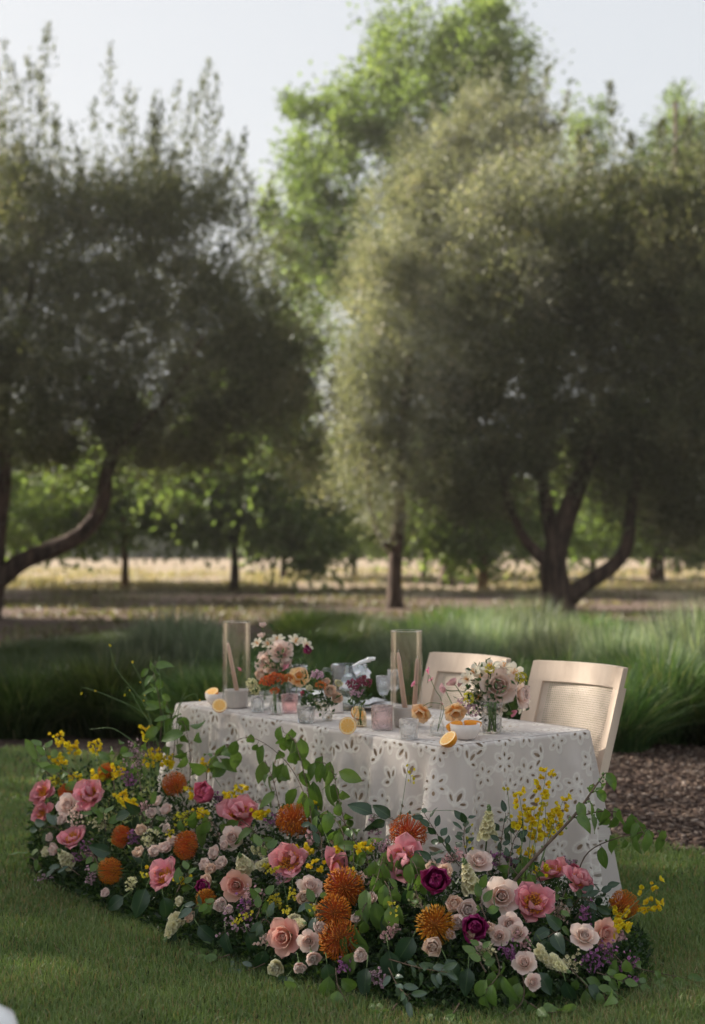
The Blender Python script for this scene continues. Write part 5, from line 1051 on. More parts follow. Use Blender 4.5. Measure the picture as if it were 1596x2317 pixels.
# bent bud stems at the left, reaching over the table corner
for px, lab, n in [
 ([(360, 1700), (330, 1600), (268, 1520), (247, 1462)], 'bare green bud stem pointing up at the far left above the grasses', 1), ([(370, 1700), (395, 1620), (430, 1540), (449, 1470)], 'bare green bud stem bending right above the cloth corner', 0), ([(360, 1690), (330, 1620), (270, 1585), (192, 1556), (182, 1568)], 'green stem bending far left with a hanging yellow bud', 2),
 ([(365, 1700), (345, 1650), (310, 1590), (290, 1555), (280, 1572)], 'green stem with a yellow bud hanging left of centre', 2), ([(350, 1690), (335, 1600), (320, 1540), (298, 1498)], 'green stem with one upright yellow bud', 2), ([(365, 1700), (345, 1650), (332, 1600), (326, 1575)], 'short green stem with small yellow buds', 3),
 ([(380, 1730), (330, 1700), (260, 1650), (205, 1650)], 'green stem arching left low over the yellow sprays', 0), ([(380, 1740), (368, 1600), (360, 1490), (372, 1505)], 'thin stem with yellow bud nodding over the leafy tip', 1), ([(410, 1740), (400, 1650), (410, 1590), (440, 1570), (450, 1585)], 'fine tendril curling over the left cloth corner', 1)]:
    sp(px, lab, n, .010, .004, group='bent bud stems at the left end', name='bud_sprig', tipfrac=.35, r=.0022)
# drooping mustard sprigs
for px, lab, n in [
 ([(700, 1990), (650, 1990), (590, 2045), (530, 2090)], 'long mustard sprig hanging to the lower left of centre', 9), ([(640, 1960), (610, 1950), (600, 1962)], 'mustard sprig left of the wide open coral peony', 8), ([(650, 1990), (655, 1975), (640, 1960), (607, 1975)], 'mustard sprig curling over the wide open peony', 8),
 ([(700, 1995), (665, 1985), (662, 2035)], 'mustard sprig hanging over the peach carnation', 7), ([(690, 1990), (705, 2030), (707, 2062)], 'mustard sprig hanging beside the middle pincushion', 8), ([(640, 1990), (650, 2040), (648, 2065)], 'mustard sprig above the salmon cabbage rose', 7),
 ([(350, 1930), (375, 1880), (390, 1870), (382, 1892)], 'mustard sprig arching above the sideways pincushion', 6), ([(330, 1930), (320, 1960), (330, 1985)], 'mustard sprig beside the low left coral peony', 6), ([(880, 1920), (905, 1850), (925, 1730), (930, 1772)], 'thin mustard sprig nodding high before the lace', 4), ([(870, 1960), (880, 2000), (893, 2068)], 'mustard sprig hanging among the drooping centre leaves', 6),
 ([(900, 1890), (940, 1842), (1050, 1841), (1062, 1920)], 'mustard sprig bent level across the lace', 5), ([(1160, 1930), (1150, 1800), (1143, 1785)], 'pale mustard sprig left of the upper right yellow sprays', 5), ([(1230, 1940), (1235, 1830), (1228, 1820)], 'pale mustard sprig behind the tallest yellow spray', 6), ([(820, 2010), (800, 1950), (795, 1980)], 'mustard sprig right above the topmost pincushion', 5)]:
    sp(px, lab, int(n * 1.8), .0105, .011, group='drooping mustard sprigs', mats=[FM], name='mustard_sprig', tipfrac=.2, r=.0012, dY=-.05)
# purple wax flower sprigs
def sprig(x, y, rpx, label, mat, n=70, group='purple wax flower sprigs', name='wax_flower_sprig', ax=None, fs=.0085):
    p = mp(x, y, 0.0); t = thing(name, label, 'flower sprig', p, None, group); rr = rpx * p.y / FPX; up = Vector(ax or default_axis(x, y, gF)); st_ = MB(); fl_ = MB(); lf = MB()
    fm_ = [petal(1, .9, 25, 50, .3, .05, 0, k, 3, 4) for k in range(2)]
    for b_ in range(9):
        d = (up + Vector((gF.uniform(-.8, .8), gF.uniform(-.5, .5), gF.uniform(-.8, .8)))).normalized(); a = Vector((0, 0, 0)) - up * rr * .6; e = a + d * rr * gF.uniform(1., 1.9)
        V, F, U = tube([a, a.lerp(e, .5) + Vector((0, 0, rr * .1)), e], (.0012, .0006), 4); st_.add(V, F, U)
        for k in range(n // 9):
            q = gF.uniform(.4, 1); c = a.lerp(e, q) + Vector([gF.gauss(0, rr * .14) for _ in range(3)]); fr_ = Matrix.Translation(c) @ frame(Vector([gF.gauss(0, 1) for _ in range(3)]) + Vector((0, -1, .5)), gF.random() * 6) @ Matrix.Scale(fs * gF.uniform(.6, 1.2), 4)
            for m in range(4): V, F, U = fm_[m % 2]; fl_.add(xf(V, fr_ @ rz(m * 1.57)), F, U)
        for k in range(22):
            q = gF.uniform(.0, 1); c = a.lerp(e, q) + Vector([gF.gauss(0, rr * .08) for _ in range(3)]); dd = (d + Vector([gF.gauss(0, .8) for _ in range(3)])).normalized(); s = dd.cross(Vector((.3, .5, .2))).normalized() * .0014
            lf.add([c - s, c + s, c + dd * .012], [(0, 1, 2)])
    st_.build('stem', M['twig'], t); o = fl_.build('florets', M[mat], t); o['kind'] = 'stuff'; o = lf.build('needles', M['stem'], t, False); o['kind'] = 'stuff'
for x, y, r, lab, mt in [(312, 1735, 34, 'mauve wax flower sprig left of the cloth corner', 'mauve'), (300, 1700, 24, 'fine mauve sprig above the purple one at left', 'mauve'), (295, 1770, 30, 'purple wax flower sprig between yellow sprays at left', 'purple'), (500, 1812, 22, 'purple sprig right of the raspberry peony', 'purple'), (305, 1895, 22, 'purple sprig beside the side-on pincushion', 'purple'),
 (215, 1985, 26, 'mauve sprig at the lower left beside the low pincushion', 'mauve'), (190, 1935, 24, 'purple sprig under the half closed coral peony', 'purple'), (560, 2050, 30, 'purple sprig right below the salmon rose', 'purple'), (530, 2090, 34, 'mauve sprig at the lower left of centre', 'mauve'), (640, 1990, 20, 'purple-brown sprig under the wide open coral peony', 'mauve'), (630, 1860, 22, 'lilac statice between two-tone peony and pincushion', 'purple'),
 (865, 1925, 32, 'purple sprig in front of the lace left of the open pincushion', 'mauve'), (850, 1870, 22, 'upright brownish purple sprig against the lace', 'mauve'), (1112, 1948, 26, 'magenta and buff wax flower right of the lower cream stock', 'purple'), (1160, 1955, 20, 'purple sprig under the right yellow sprays', 'purple'), (1148, 2165, 36, 'lilac purple statice cluster at the bottom right', 'purple'),
 (1330, 2065, 34, 'dark purple heather sprig between coral pair and far right pincushion', 'purple'), (1375, 2160, 38, 'purple heather sprig at the lower right end', 'purple'), (1420, 2190, 34, 'purple heather sprig reaching over the grass at right', 'purple'), (1340, 2170, 30, 'dark heather sprig below the right blush rose', 'purple'), (780, 2185, 22, 'purple sprig under the lowest pincushion', 'purple'), (1290, 1960, 20, 'reddish sprig beside the brown branch', 'mauve'), (850, 2210, 26, 'brown heather sprig touching the grass in the middle', 'mauve'), (110, 1985, 24, 'small purple sprig at the far lower left', 'mauve')]:
    sprig(x, y, r, lab, mt, 55)

for x, y, r, lab, mt in [(135, 1760, 26, 'yellow-green filler blossom under the highest yellow spray', 'mustard'), (180, 1850, 24, 'pale pink filler blossom under the left coral peony', 'blush'), (225, 1865, 26, 'cream filler blossom above the large grey-green leaves', 'cream'), (330, 1835, 24, 'pale pink filler blossom under the small yellow spray at left', 'palepink'), (345, 1900, 24, 'cream filler blossom left of the sideways pincushion', 'cream'), (215, 1930, 22, 'pale filler blossom above the low left pincushion', 'palepink'),
 (300, 2000, 20, 'small cream filler blossom right of the low left pincushion', 'cream'), (420, 1850, 24, 'yellow filler blossom right of the round pincushion', 'mustard'), (470, 1880, 24, 'pale pink filler blossom under the raspberry peony', 'blush'), (585, 1925, 24, 'cream filler blossom right of the cream stock cluster', 'cream'), (575, 2030, 26, 'pink filler blossom right of the salmon rose', 'palepink'), (600, 2120, 26, 'pale filler blossom left of the cabbage rose', 'blush'),
 (620, 2050, 22, 'yellow-green filler blossom over the cabbage rose', 'mustard'), (705, 1900, 22, 'pink filler blossom right of the feathery pincushion', 'palepink'), (730, 2070, 20, 'cream filler blossom left of the pincushion column', 'cream'), (820, 1990, 22, 'pale filler blossom right of the topmost pincushion', 'blush'), (880, 2110, 24, 'small pink filler blossom left of the amber pincushion', 'palepink'), (950, 2040, 20, 'cream filler blossom beside the magenta peony', 'cream'),
 (1030, 1940, 24, 'pale filler blossom behind the lower cream stock', 'palepink'), (1100, 2160, 26, 'cream filler blossom left of the lilac statice', 'cream'), (1185, 2130, 24, 'pink filler blossom under the open coral peony', 'palepink'), (1265, 2060, 24, 'pale filler blossom under the coral pair', 'blush'), (1290, 2175, 26, 'cream filler blossom above the low hanging stock', 'cream'), (1395, 2120, 22, 'pink filler blossom right of the coral garden rose', 'palepink')]:
    sprig(x, y, r, lab, mt, 55, 'pale filler blossom sprigs', 'filler_blossom', fs=.0095)
# ---- foliage branches, every leaf its own piece
def leafmesh(L, W, mat, curl=.25, fold=.35, seed=0, wp=.75, nv=7, peak=.42):
    def fn(u, v):
        s = u * 2 - 1; w_ = W / 2 * (math.sin(PI * v ** (math.log(.5) / math.log(peak))) ** wp if 0 < v < 1 else 0); a = curl * v
        y = L * math.sin(a * 1.0 + 1e-6) / (curl + 1e-6) if curl else L * v; z = -L * (1 - math.cos(a)) / (curl + 1e-6)
        return (s * w_, y, z + fold * abs(s) * w_ + .04 * L * math.sin(v * 7 + seed + s) * abs(s))
    V, F, U = grid(fn, 5, nv); return MB().add(V, F, U).mesh('leaf', mat)
LV = {'pear': [leafmesh(1, .46, M['broadleaf'], .5 + .45 * k, .35, k, .95, peak=.38) for k in range(4)], 'dark': [leafmesh(1, .56, M['darkleaf'], .5 + .4 * k, .3, k, .85, peak=.36) for k in range(3)],
      'grey': [leafmesh(1, .42, M['greyleaf'], .3 + .4 * k, .25, k) for k in range(3)], 'small': [leafmesh(1, .5, M['darkleaf'], .3 * k + .1, .15, k, .8) for k in range(2)], 'bright': [leafmesh(1, .55, M['broadleaf'], .3 * k + .1, .15, k, .8) for k in range(2)]}
def branch(pts, label, kind, n, size, droop=.6, r=.0025, twig='twig', group=None, start=.15, berries=0, name='leafy_branch', pet=.25, splay=1.):
    base = Vector(pts[0]); t = thing(name, label, 'foliage branch', base, None, group or 'leafy branches in the floor arrangement'); c = [p - base for p in crom(pts, 20)]
    mb = MB(); V, F, U = tube(c, (r, r * .45), 6); mb.add(V, F, U)
    for i in range(n):
        q = start + (1 - start) * (i + .5) / n; k = q * 19; i0 = int(min(18, k)); p = c[i0].lerp(c[i0 + 1], k - i0); tg = (c[i0 + 1] - c[i0]).normalized()
        side = tg.cross(Vector((0, 0, 1)));
        if side.length < .1: side = Vector((1, 0, 0))
        side.normalize(); up = side.cross(tg); a = i * 2.2 + gF.uniform(-.5, .5)
        o_ = (side * math.cos(a) + up * math.sin(a)) * splay; s = size * gF.uniform(.7, 1.15)
        d1 = (o_ + tg * .6).normalized(); e = p + d1 * s * pet; d2 = (d1 * (1 - droop) + tg * .25 * (1 - droop) + Vector((0, 0, -1)) * droop + Vector([gF.gauss(0, .18) for _ in range(3)])).normalized()
        if pet > .02: V, F, U = tube([p, p.lerp(e, .6) + Vector((0, 0, s * .04)), e], (r * .35, r * .3), 4); mb.add(V, F, U)
        face = Vector((gF.gauss(0, .5), -1 + gF.gauss(0, .4), .55 + gF.gauss(0, .4))); xa = d2.cross(face).normalized(); za = xa.cross(d2).normalized()
        m4 = Matrix((xa, d2, za)).transposed().to_4x4(); m4.translation = e
        ob = bpy.data.objects.new('leaf', random.choice(LV[kind])); COL.objects.link(ob); ob.parent = t; ob.matrix_local = m4 @ Matrix.Scale(s, 4)
    mb.build('stem', M[twig], t)
    for i in range(berries):
        q = gF.uniform(.2, 1); k = q * 19; i0 = int(min(18, k)); p = c[i0].lerp(c[i0 + 1], k - i0) + Vector([gF.gauss(0, .016) for _ in range(3)]); V, F, U = lathe([(0, -.005), (.0045, -.002), (.0045, .002), (0, .005)], 7)
        o = MB().add(xf(V, Matrix.Translation(p)), F, U).build('berry', M['sepal'], t)
    return t
def br(px, label, kind, n, size_px, dY=-.02, dYe=0, **k):
    Y0 = mound(*px[0]) + dY; yy = max(px[-1][1], np.interp(px[-1][0], YTX, YTY)); Y1 = mound(px[-1][0], yy) - .06 + dYe
    pts = [at(x, y, Y0 + (Y1 - Y0) * i / (len(px) - 1)) for i, (x, y) in enumerate(px)]
    for p in pts: p.z = max(p.z, .012)
    return branch(pts, label, kind, n, size_px * Y0 / FPX, **k)
for a in [
 ([(700, 1900), (690, 1800), (640, 1715), (560, 1668), (490, 1712)], 'long arching pear branch drooping left across the lace', 'pear', 14, 62, .75), ([(710, 1900), (695, 1780), (668, 1680), (640, 1655)], 'pear branch with hanging leaves in the centre of the lace', 'pear', 16, 68, .8), ([(640, 1860), (620, 1770), (600, 1720)], 'pear leaves behind the long arching branch', 'pear', 9, 60, .6),
 ([(790, 1900), (765, 1800), (750, 1738), (715, 1722)], 'pear branch with a crown of leaves right of the arching branch', 'pear', 15, 64, .8), ([(780, 1960), (775, 1880), (740, 1840), (720, 1860)], 'pear leaves hanging beside the top pincushion', 'pear', 10, 60, .7), ([(800, 1960), (800, 1890), (770, 1850)], 'pear leaves over the back of the pincushion column', 'pear', 8, 56, .6),
 ([(360, 1720), (365, 1620), (352, 1540), (340, 1500)], 'tall leafy tip rising above the left cloth corner', 'pear', 16, 46, .6), ([(390, 1740), (395, 1660), (375, 1580)], 'leafy branch against the left cloth corner', 'pear', 12, 46, .5), ([(430, 1790), (430, 1700), (418, 1640), (400, 1620)], 'pear branch before the left end of the lace', 'pear', 12, 58, .5),
 ([(470, 1790), (470, 1740), (500, 1700)], 'pear leaves before the lace right of the left corner', 'pear', 7, 58, .4), ([(500, 1900), (480, 1860), (440, 1835), (410, 1858)], 'pear leaves hanging left of the pale blush rose', 'pear', 9, 58, .75), ([(600, 1920), (575, 1880), (540, 1850)], 'pear leaves over the blush rose and two-tone peony', 'pear', 6, 60, .6),
 ([(900, 1920), (870, 1935), (850, 2000), (812, 2080), (790, 2140)], 'long pear branch drooping down right of the pincushion column', 'pear', 20, 66, .85), ([(880, 1940), (905, 1930), (935, 1950), (950, 1990)], 'pear leaves drooping under the centre peony', 'pear', 10, 66, .85), ([(860, 1980), (880, 2010), (890, 2060)], 'dense pear leaves in the centre below the peony', 'pear', 10, 66, .7),
 ([(760, 2190), (765, 2230), (790, 2275)], 'bright pear leaves at the bottom in front of the grass', 'pear', 6, 72, .7), ([(1170, 2170), (1185, 2220), (1180, 2270), (1130, 2310)], 'pear branch hanging down to the grass at the bottom right', 'pear', 14, 66, .75), ([(1120, 2150), (1130, 2200), (1100, 2240)], 'pear leaves left of the branch hanging to the grass', 'pear', 9, 60, .7),
 ([(1240, 2170), (1300, 2230), (1390, 2255), (1470, 2265), (1560, 2280)], 'leafy branch lying on the lawn towards the right corner', 'pear', 18, 52, .35), ([(1290, 2190), (1340, 2240), (1400, 2270)], 'leafy branch at the bottom right end touching the lawn', 'pear', 12, 56, .4), ([(1380, 2170), (1460, 2195), (1560, 2215)], 'thin brown branch stretched low over the right lawn', 'pear', 7, 36, .4),
 ([(1180, 1990), (1160, 1960), (1185, 1940)], 'pear leaves above the large blush rose', 'pear', 8, 60, .7), ([(1230, 2010), (1210, 1970), (1190, 1990)], 'pear leaves between the blush rose and coral pair', 'pear', 7, 54, .7), ([(1250, 2080), (1270, 2040), (1280, 2010)], 'green leaves in front of the coral pair', 'pear', 6, 46, .4), ([(1370, 2140), (1390, 2160), (1410, 2180)], 'drooping leaves below the far right yellow spray', 'pear', 5, 48, .8),
 ([(120, 1760), (90, 1730), (80, 1700)], 'bright leaves sticking out at the far upper left', 'bright', 9, 34, .1), ([(150, 1780), (110, 1720), (100, 1680)], 'bright little leaves left of the highest yellow spray', 'bright', 9, 32, .1), ([(200, 1800), (170, 1760), (140, 1740)], 'green leaves between yellow sprays at the far left', 'pear', 9, 46, .4), ([(260, 1790), (255, 1730), (270, 1690)], 'green leaves amid the upper left yellow sprays', 'pear', 10, 48, .4),
 ([(320, 1790), (310, 1720), (320, 1670)], 'green leaves behind the purple sprigs at left', 'pear', 10, 44, .4), ([(95, 1960), (70, 1940), (50, 1945)], 'pale bent leaf tip touching the lawn at far left', 'bright', 4, 44, .3),
 ([(1040, 1960), (1010, 1920), (985, 1880), (960, 1840)], 'dark small-leaved sprig standing before the lace left of the stock', 'small', 15, 30, .1), ([(1060, 1950), (1050, 1900), (1055, 1850)], 'dark small-leaved sprig just left of the upright stock', 'small', 12, 30, .1), ([(1130, 1960), (1135, 1900), (1145, 1840)], 'dark small-leaved sprig right of the upright stock', 'small', 13, 30, .1), ([(1150, 1980), (1160, 1910), (1180, 1870)], 'dark small-leaved sprig among the right yellow sprays', 'small', 12, 30, .1),
 ([(730, 1950), (725, 1890), (700, 1850)], 'dark small-leaved sprig before the feathery pincushion', 'small', 10, 34, .1), ([(1000, 2010), (985, 1960), (965, 1930)], 'small-leaved sprig in front of the peach carnation', 'small', 8, 30, .2), ([(1300, 2080), (1340, 2030), (1370, 2010)], 'dark bay-like sprig before the hem at right', 'small', 10, 40, .15), ([(1290, 2060), (1320, 2030), (1350, 2060)], 'bay-like sprig right of the coral pair', 'small', 9, 40, .2),
 ([(880, 2170), (950, 2190), (1010, 2200)], 'grey-green fern-like sprig at the bottom centre', 'grey', 14, 34, .4), ([(880, 2190), (900, 2230), (930, 2260)], 'grey-green sprig near the grass in the centre', 'grey', 9, 40, .4), ([(600, 2180), (560, 2210), (530, 2225)], 'grey-green sprig poking onto the lawn left of the cream carnation', 'grey', 10, 32, .2), ([(620, 2100), (600, 2080), (590, 2090)], 'grey-green leaves left of the cabbage rose', 'grey', 6, 40, .4), ([(150, 1890), (120, 1870), (90, 1880)], 'shiny grey-green leaves at the far left', 'grey', 8, 40, .3), ([(180, 1980), (150, 1960), (130, 1970)], 'shiny grey leaves low at the far left', 'grey', 8, 36, .3),
 ([(480, 2060), (450, 2050), (430, 2060)], 'blue-grey leaves above the drooping left stock', 'grey', 7, 36, .3), ([(330, 1860), (320, 1840), (290, 1850)], 'dark green leaves right of the left peonies', 'dark', 6, 50, .3), ([(700, 2040), (715, 2050), (725, 2080)], 'blue-green leaf pair left of the pincushion column', 'grey', 4, 50, .4), ([(830, 1960), (820, 1930), (800, 1900)], 'green leaves left of the centre purple sprig', 'pear', 8, 46, .5), ([(1290, 2130), (1260, 2110), (1240, 2120)], 'dark leaves left of the right end blush rose', 'dark', 6, 54, .4), ([(930, 1880), (880, 1850), (840, 1850)], 'broad green leaves against the lace left of the open pincushion', 'dark', 6, 56, .2)]:
    br(a[0], a[1], a[2], a[3], a[4], droop=a[5], dYe=-.03, splay=1)
br([(1150, 2010), (1220, 1930), (1300, 1845), (1340, 1790), (1367, 1752)], 'thick brown pear branch with green berries slanting up before the cloth', 'pear', 7, 52, droop=.6, r=.007, berries=26, start=.45)
br([(1300, 1850), (1370, 1835), (1430, 1850), (1460, 1890)], 'thin twig of drooping leaves reaching right from the thick brown branch', 'pear', 16, 56, droop=.8, r=.003, dYe=-.05)
br([(1300, 2000), (1330, 1930), (1400, 1895), (1480, 1880), (1500, 1882)], 'dark twig bending right above the lawn with few hanging leaves', 'pear', 8, 50, droop=.85, r=.003, start=.3, berries=4)
for a in [
 ([(120, 1900), (90, 1930), (70, 1985), (60, 2020)], 'leafy vine tumbling onto the lawn at the far left end', 'bright', 9, 34, .4), ([(260, 2050), (240, 2075), (200, 2090)], 'short green shoot on the lawn below the left pincushion', 'pear', 6, 38, .3), ([(520, 2160), (490, 2190), (440, 2200)], 'green shoot creeping over the lawn at lower left', 'bright', 8, 36, .2),
 ([(700, 2230), (690, 2265), (660, 2290)], 'green shoot on the grass under the cream carnation', 'bright', 7, 36, .2), ([(900, 2270), (880, 2300), (850, 2312)], 'narrow leafy shoot lying in the grass at bottom centre', 'pear', 7, 40, .2), ([(1040, 2270), (1020, 2300), (985, 2310)], 'narrow leafy shoot in the grass right of bottom centre', 'bright', 7, 38, .2),
 ([(1420, 2220), (1470, 2235), (1530, 2240)], 'purple-tinged shoot reaching over the right lawn', 'bright', 8, 32, .2), ([(240, 1880), (235, 1850), (215, 1840)], 'light green shoot behind the half closed coral peony', 'bright', 8, 34, .2), ([(330, 1880), (345, 1860), (330, 1810)], 'light green shoot under the yellow sprays at left', 'bright', 8, 34, .2), ([(400, 2020), (410, 2000), (430, 1970)], 'light green shoot under the sideways pincushion', 'bright', 8, 34, .3),
 ([(580, 2080), (590, 2050), (600, 2010)], 'light green shoot right of the salmon rose', 'bright', 9, 34, .3), ([(620, 1960), (600, 1930), (590, 1900)], 'light green shoot left of the wide open coral peony', 'bright', 8, 34, .2), ([(720, 2100), (715, 2060), (720, 2020)], 'light green shoot left of the pincushion column', 'bright', 8, 34, .3), ([(960, 2060), (945, 2030), (940, 2000)], 'light green shoot left of the magenta peony', 'pear', 8, 44, .6),
 ([(1100, 2080), (1090, 2050), (1085, 2000)], 'light green shoot left of the large blush rose', 'bright', 8, 34, .3), ([(1260, 2120), (1262, 2080), (1262, 2040)], 'light green shoot right of the open coral peony', 'pear', 7, 44, .5), ([(1100, 2200), (1085, 2170), (1090, 2140)], 'light green shoot left of the lilac statice', 'bright', 8, 34, .3), ([(1350, 2200), (1380, 2210), (1420, 2225)], 'light green shoot under the purple heather', 'bright', 8, 34, .3),
 ([(1200, 2270), (1230, 2290), (1270, 2290)], 'light green shoot on the grass at the lower right', 'bright', 8, 36, .3), ([(850, 1990), (835, 1960), (830, 1930)], 'light green shoot over the top pincushion of three', 'pear', 8, 44, .6), ([(510, 2040), (480, 2040), (465, 2050)], 'light green shoot left of the mauve sprig', 'bright', 7, 32, .3), ([(180, 1930), (210, 1935), (225, 1960)], 'light green shoot right of the half closed coral peony', 'bright', 7, 32, .3)]:
    br(a[0], a[1], a[2], a[3], a[4], droop=a[5], dYe=-.03, dY=-.05)
# big dark single leaves near the bottom
def big_leaf(x, y, size, ang, label, kind='dark', tilt=.3):
    p = mp(x, y, -.05); t = thing('large_leaf', label, 'leaf', p, None, 'large dark leaves at the foot of the arrangement'); s = size * .66 * p.y / FPX
    d2 = Vector((math.sin(R(ang)), -tilt, math.cos(R(ang)))).normalized(); face = Vector((gF.gauss(0, .5), -1, .6 + gF.gauss(0, .35))); xa = d2.cross(face).normalized(); za = xa.cross(d2); m4 = Matrix((xa, d2, za)).transposed().to_4x4()
    ob = bpy.data.objects.new('blade', random.choice(LV[kind])); COL.objects.link(ob); ob.parent = t; ob.matrix_local = m4 @ Matrix.Scale(s, 4)
    V, F, U = tube([Vector((0, 0, 0)), -d2 * s * .3 + Vector((0, .03, 0))], (.0016, .002), 5); MB().add(V, F, U).build('petiole', M['stem'], t)
for x, y, s, a, lab in [(880, 2060, 120, 175, 'large dark leaf hanging below the centre leaves'), (935, 2120, 120, 215, 'largest mid-green leaf at the bottom centre'), (880, 2150, 150, 170, 'largest dark leaf reaching the grass at bottom centre'), (830, 2190, 110, 190, 'dark leaf touching the grass left of the largest one'), (450, 2095, 95, 130, 'dark round leaf on the grass at lower left'), (510, 2110, 100, 170, 'dark leaf hanging onto the grass under the mauve sprig'), (560, 2110, 95, 150, 'dark leaf right of the mauve sprig near the grass'),
 (250, 1930, 85, -70, 'large grey-green leaf between two left pincushions'), (300, 1925, 90, 120, 'large grey-green leaf right of the left pincushions'), (330, 2010, 110, 200, 'large blue-green leaf low at left'), (370, 2030, 100, 160, 'large blue-green leaf above the left lawn edge'), (280, 2030, 85, 240, 'dark leaf under the low left pincushion'), (600, 2150, 90, 200, 'dark leaf left of the cream carnation'), (740, 2180, 90, 170, 'dark leaf under the lowest pincushion'),
 (1010, 2170, 100, 150, 'dark leaf below the peach carnation at bottom'), (1060, 2190, 100, 190, 'dark leaf at bottom between the statice and centre'), (1120, 2050, 75, 180, 'dark rose leaf under the large blush rose'), (1225, 2130, 85, 140, 'dark leaf right of the small blush roses'), (1220, 2200, 90, 150, 'mid green leaf among the lower blush roses'), (1280, 2220, 95, 170, 'dark leaf below the hanging cream stock'), (1330, 2230, 85, 130, 'dark leaf at the bottom right near the heather'), (700, 1850, 60, 150, 'green leaf before the feathery pincushion'),
 (930, 2010, 80, 200, 'pointed leaf left of the magenta peony'), (1110, 1990, 80, 120, 'curved dark leaf across the lower cream stock'), (585, 1905, 70, 200, 'pointed green leaf right of the pale blush rose'), (200, 1860, 60, 140, 'dark leaf below the left coral peony with orange centre'), (650, 2210, 70, 230, 'dark leaf under the cabbage rose on the grass'), (400, 2110, 70, 220, 'green leaf under the drooping left stock')]:
    big_leaf(x, y, s, a, lab)
# the dense greenery that fills the arrangement
g = np.random.default_rng(90); P = []; D = []
for i in range(34000):
    x = 70 + 1400 * g.random(); yb = np.interp(x, YBX, YBY); yt = np.interp(x, YTX, YTY) + 22; db = on_z(x, yb, 0).y; dt = max(db + .25, cloth_depth(x) - .2)
    if x > 1300: dt = min(dt, 5.62)
    q = g.random(); s = q; Yd = db + (dt - db) * s ** 1.5; p = at(x, yb - s * (yb - yt), Yd); z = max(p.z - .03, 0) * g.random() ** .45
    P.append((p.x, p.y + .05 * g.random(), z)); D.append((g.normal() * .9 - .2, g.normal() * .7 - .7, g.normal() * .8 + .3))
P = np.array(P); D = np.array(D); V, F, rep = cloud(P, D, .032, .013, 91, True)
V[:, 2] = np.maximum(V[:, 2], .004)
tag(link('filler_greenery', mesh('filler_greenery', V, F, M['filler'], False, attrs={'rnd': np.repeat(g.random(len(P)), rep)})), 'dense dark greenery filling the floor flower arrangement', 'greenery', kind='stuff')

# ================================================================ FLOWERS IN THE VASES
def tpos(x, y, Yref): return at(x, y, Yref)
def tbloom(protos, name, cat, group, x, y, r, Yd, label, ax=None, base=None):
    p = at(x, y, Yd); a = Vector(ax) if ax else Vector((gF.uniform(-.5, .5), -.7, gF.uniform(.2, .9))).normalized()
    return random.choice(protos).place(name, label, cat, p, a, r * Yd / FPX, group)
LIL = Bloom(); 
for i in range(6): LIL.add('petal', pm('petal', M['lily'], 1, .5, 35, 15, .3, .05, 0, i), rz(i * 1.047))
mb = MB()
for i in range(6): V, F, U = tube([Vector((0, 0, .05)), Vector((.12 * math.cos(i), .12 * math.sin(i), .5)), Vector((.16 * math.cos(i), .16 * math.sin(i), .58))], [.015, .015, .04], 4); mb.add(V, F, U)
LIL.add('stamens', mb.mesh('stamens', M['stamen'])); LIL.add('stem', stemmesh(1.8, .05))
def make_pea(mat):
    b = Bloom(); b.add('petal', pm('petal', mat, 1.0, 1.3, 70, 110, .2, .12, .05, 1)); b.add('petal', pm('petal', mat, .8, .7, 40, 80, .6, .08, 0, 2), rz(2.8)); b.add('petal', pm('petal', mat, .7, .6, 50, 90, .6, .08, 0, 3), rz(3.6)); b.add('stem', stemmesh(2., .05, .5)); return b
PEA = [make_pea(M['pinkpea'])]; PEAP = [make_pea(M['palepink'])]
POP = Bloom(); 
for k in range(2):
    pp = [pm('petal', M['apricot'], 1.15 - .2 * k, 1.15, 12 + 30 * k, 42 + 35 * k, .3, .14, .05, 5 + k, wrap=.2, peak=.7)]
    for i in range(5): POP.add('petal', pp[0], Matrix.Translation((0, 0, .03 * k)) @ rz(i * 1.257 + k * .6))
mb = MB()
for i in range(40): a = i * 2.4; r_ = .2 * (i / 40) ** .5; V, F, U = tube([Vector((0, 0, .1)), Vector((r_ * math.cos(a), r_ * math.sin(a), .35))], (.01, .03), 4); mb.add(V, F, U)
POP.add('stamens', mb.mesh('stamens', M['stamen']), None, 'stuff'); POP.add('stem', stemmesh(2.2, .04, .6)); POP = [POP]
CLB = []
for mt in ('rust', 'burgundy', 'mauve', 'mustard', 'cream'):
    b = Bloom(); mb = MB(); fm_ = petal(.24, .24, 25, 50, .3, .05, 0, 1, 3, 4); gg = random.Random(3)
    for i in range(70):
        d = Vector([gg.gauss(0, 1) for _ in range(3)]); d.z = abs(d.z) * .8; d.normalize(); c = d * gg.uniform(.6, 1.); f4 = Matrix.Translation(c) @ frame(d, gg.random() * 6)
        for m in range(4): V, F, U = fm_; mb.add(xf(V, f4 @ rz(m * 1.57)), F, U)
    b.add('florets', mb.mesh('florets', M[mt]), None, 'stuff'); mb = MB()
    for i in range(8): a = i * .785; V, F, U = tube([Vector((0, 0, -.5)), Vector((.5 * math.cos(a), .5 * math.sin(a), .5))], (.05, .025), 4); mb.add(V, F, U)
    b.add('stalks', mb.mesh('stalks', M['stem'])); b.add('stem', stemmesh(2.6, .06, .3)); CLB.append(b)
RUST, BURG, MAUV, MUST, CRCL = CLB
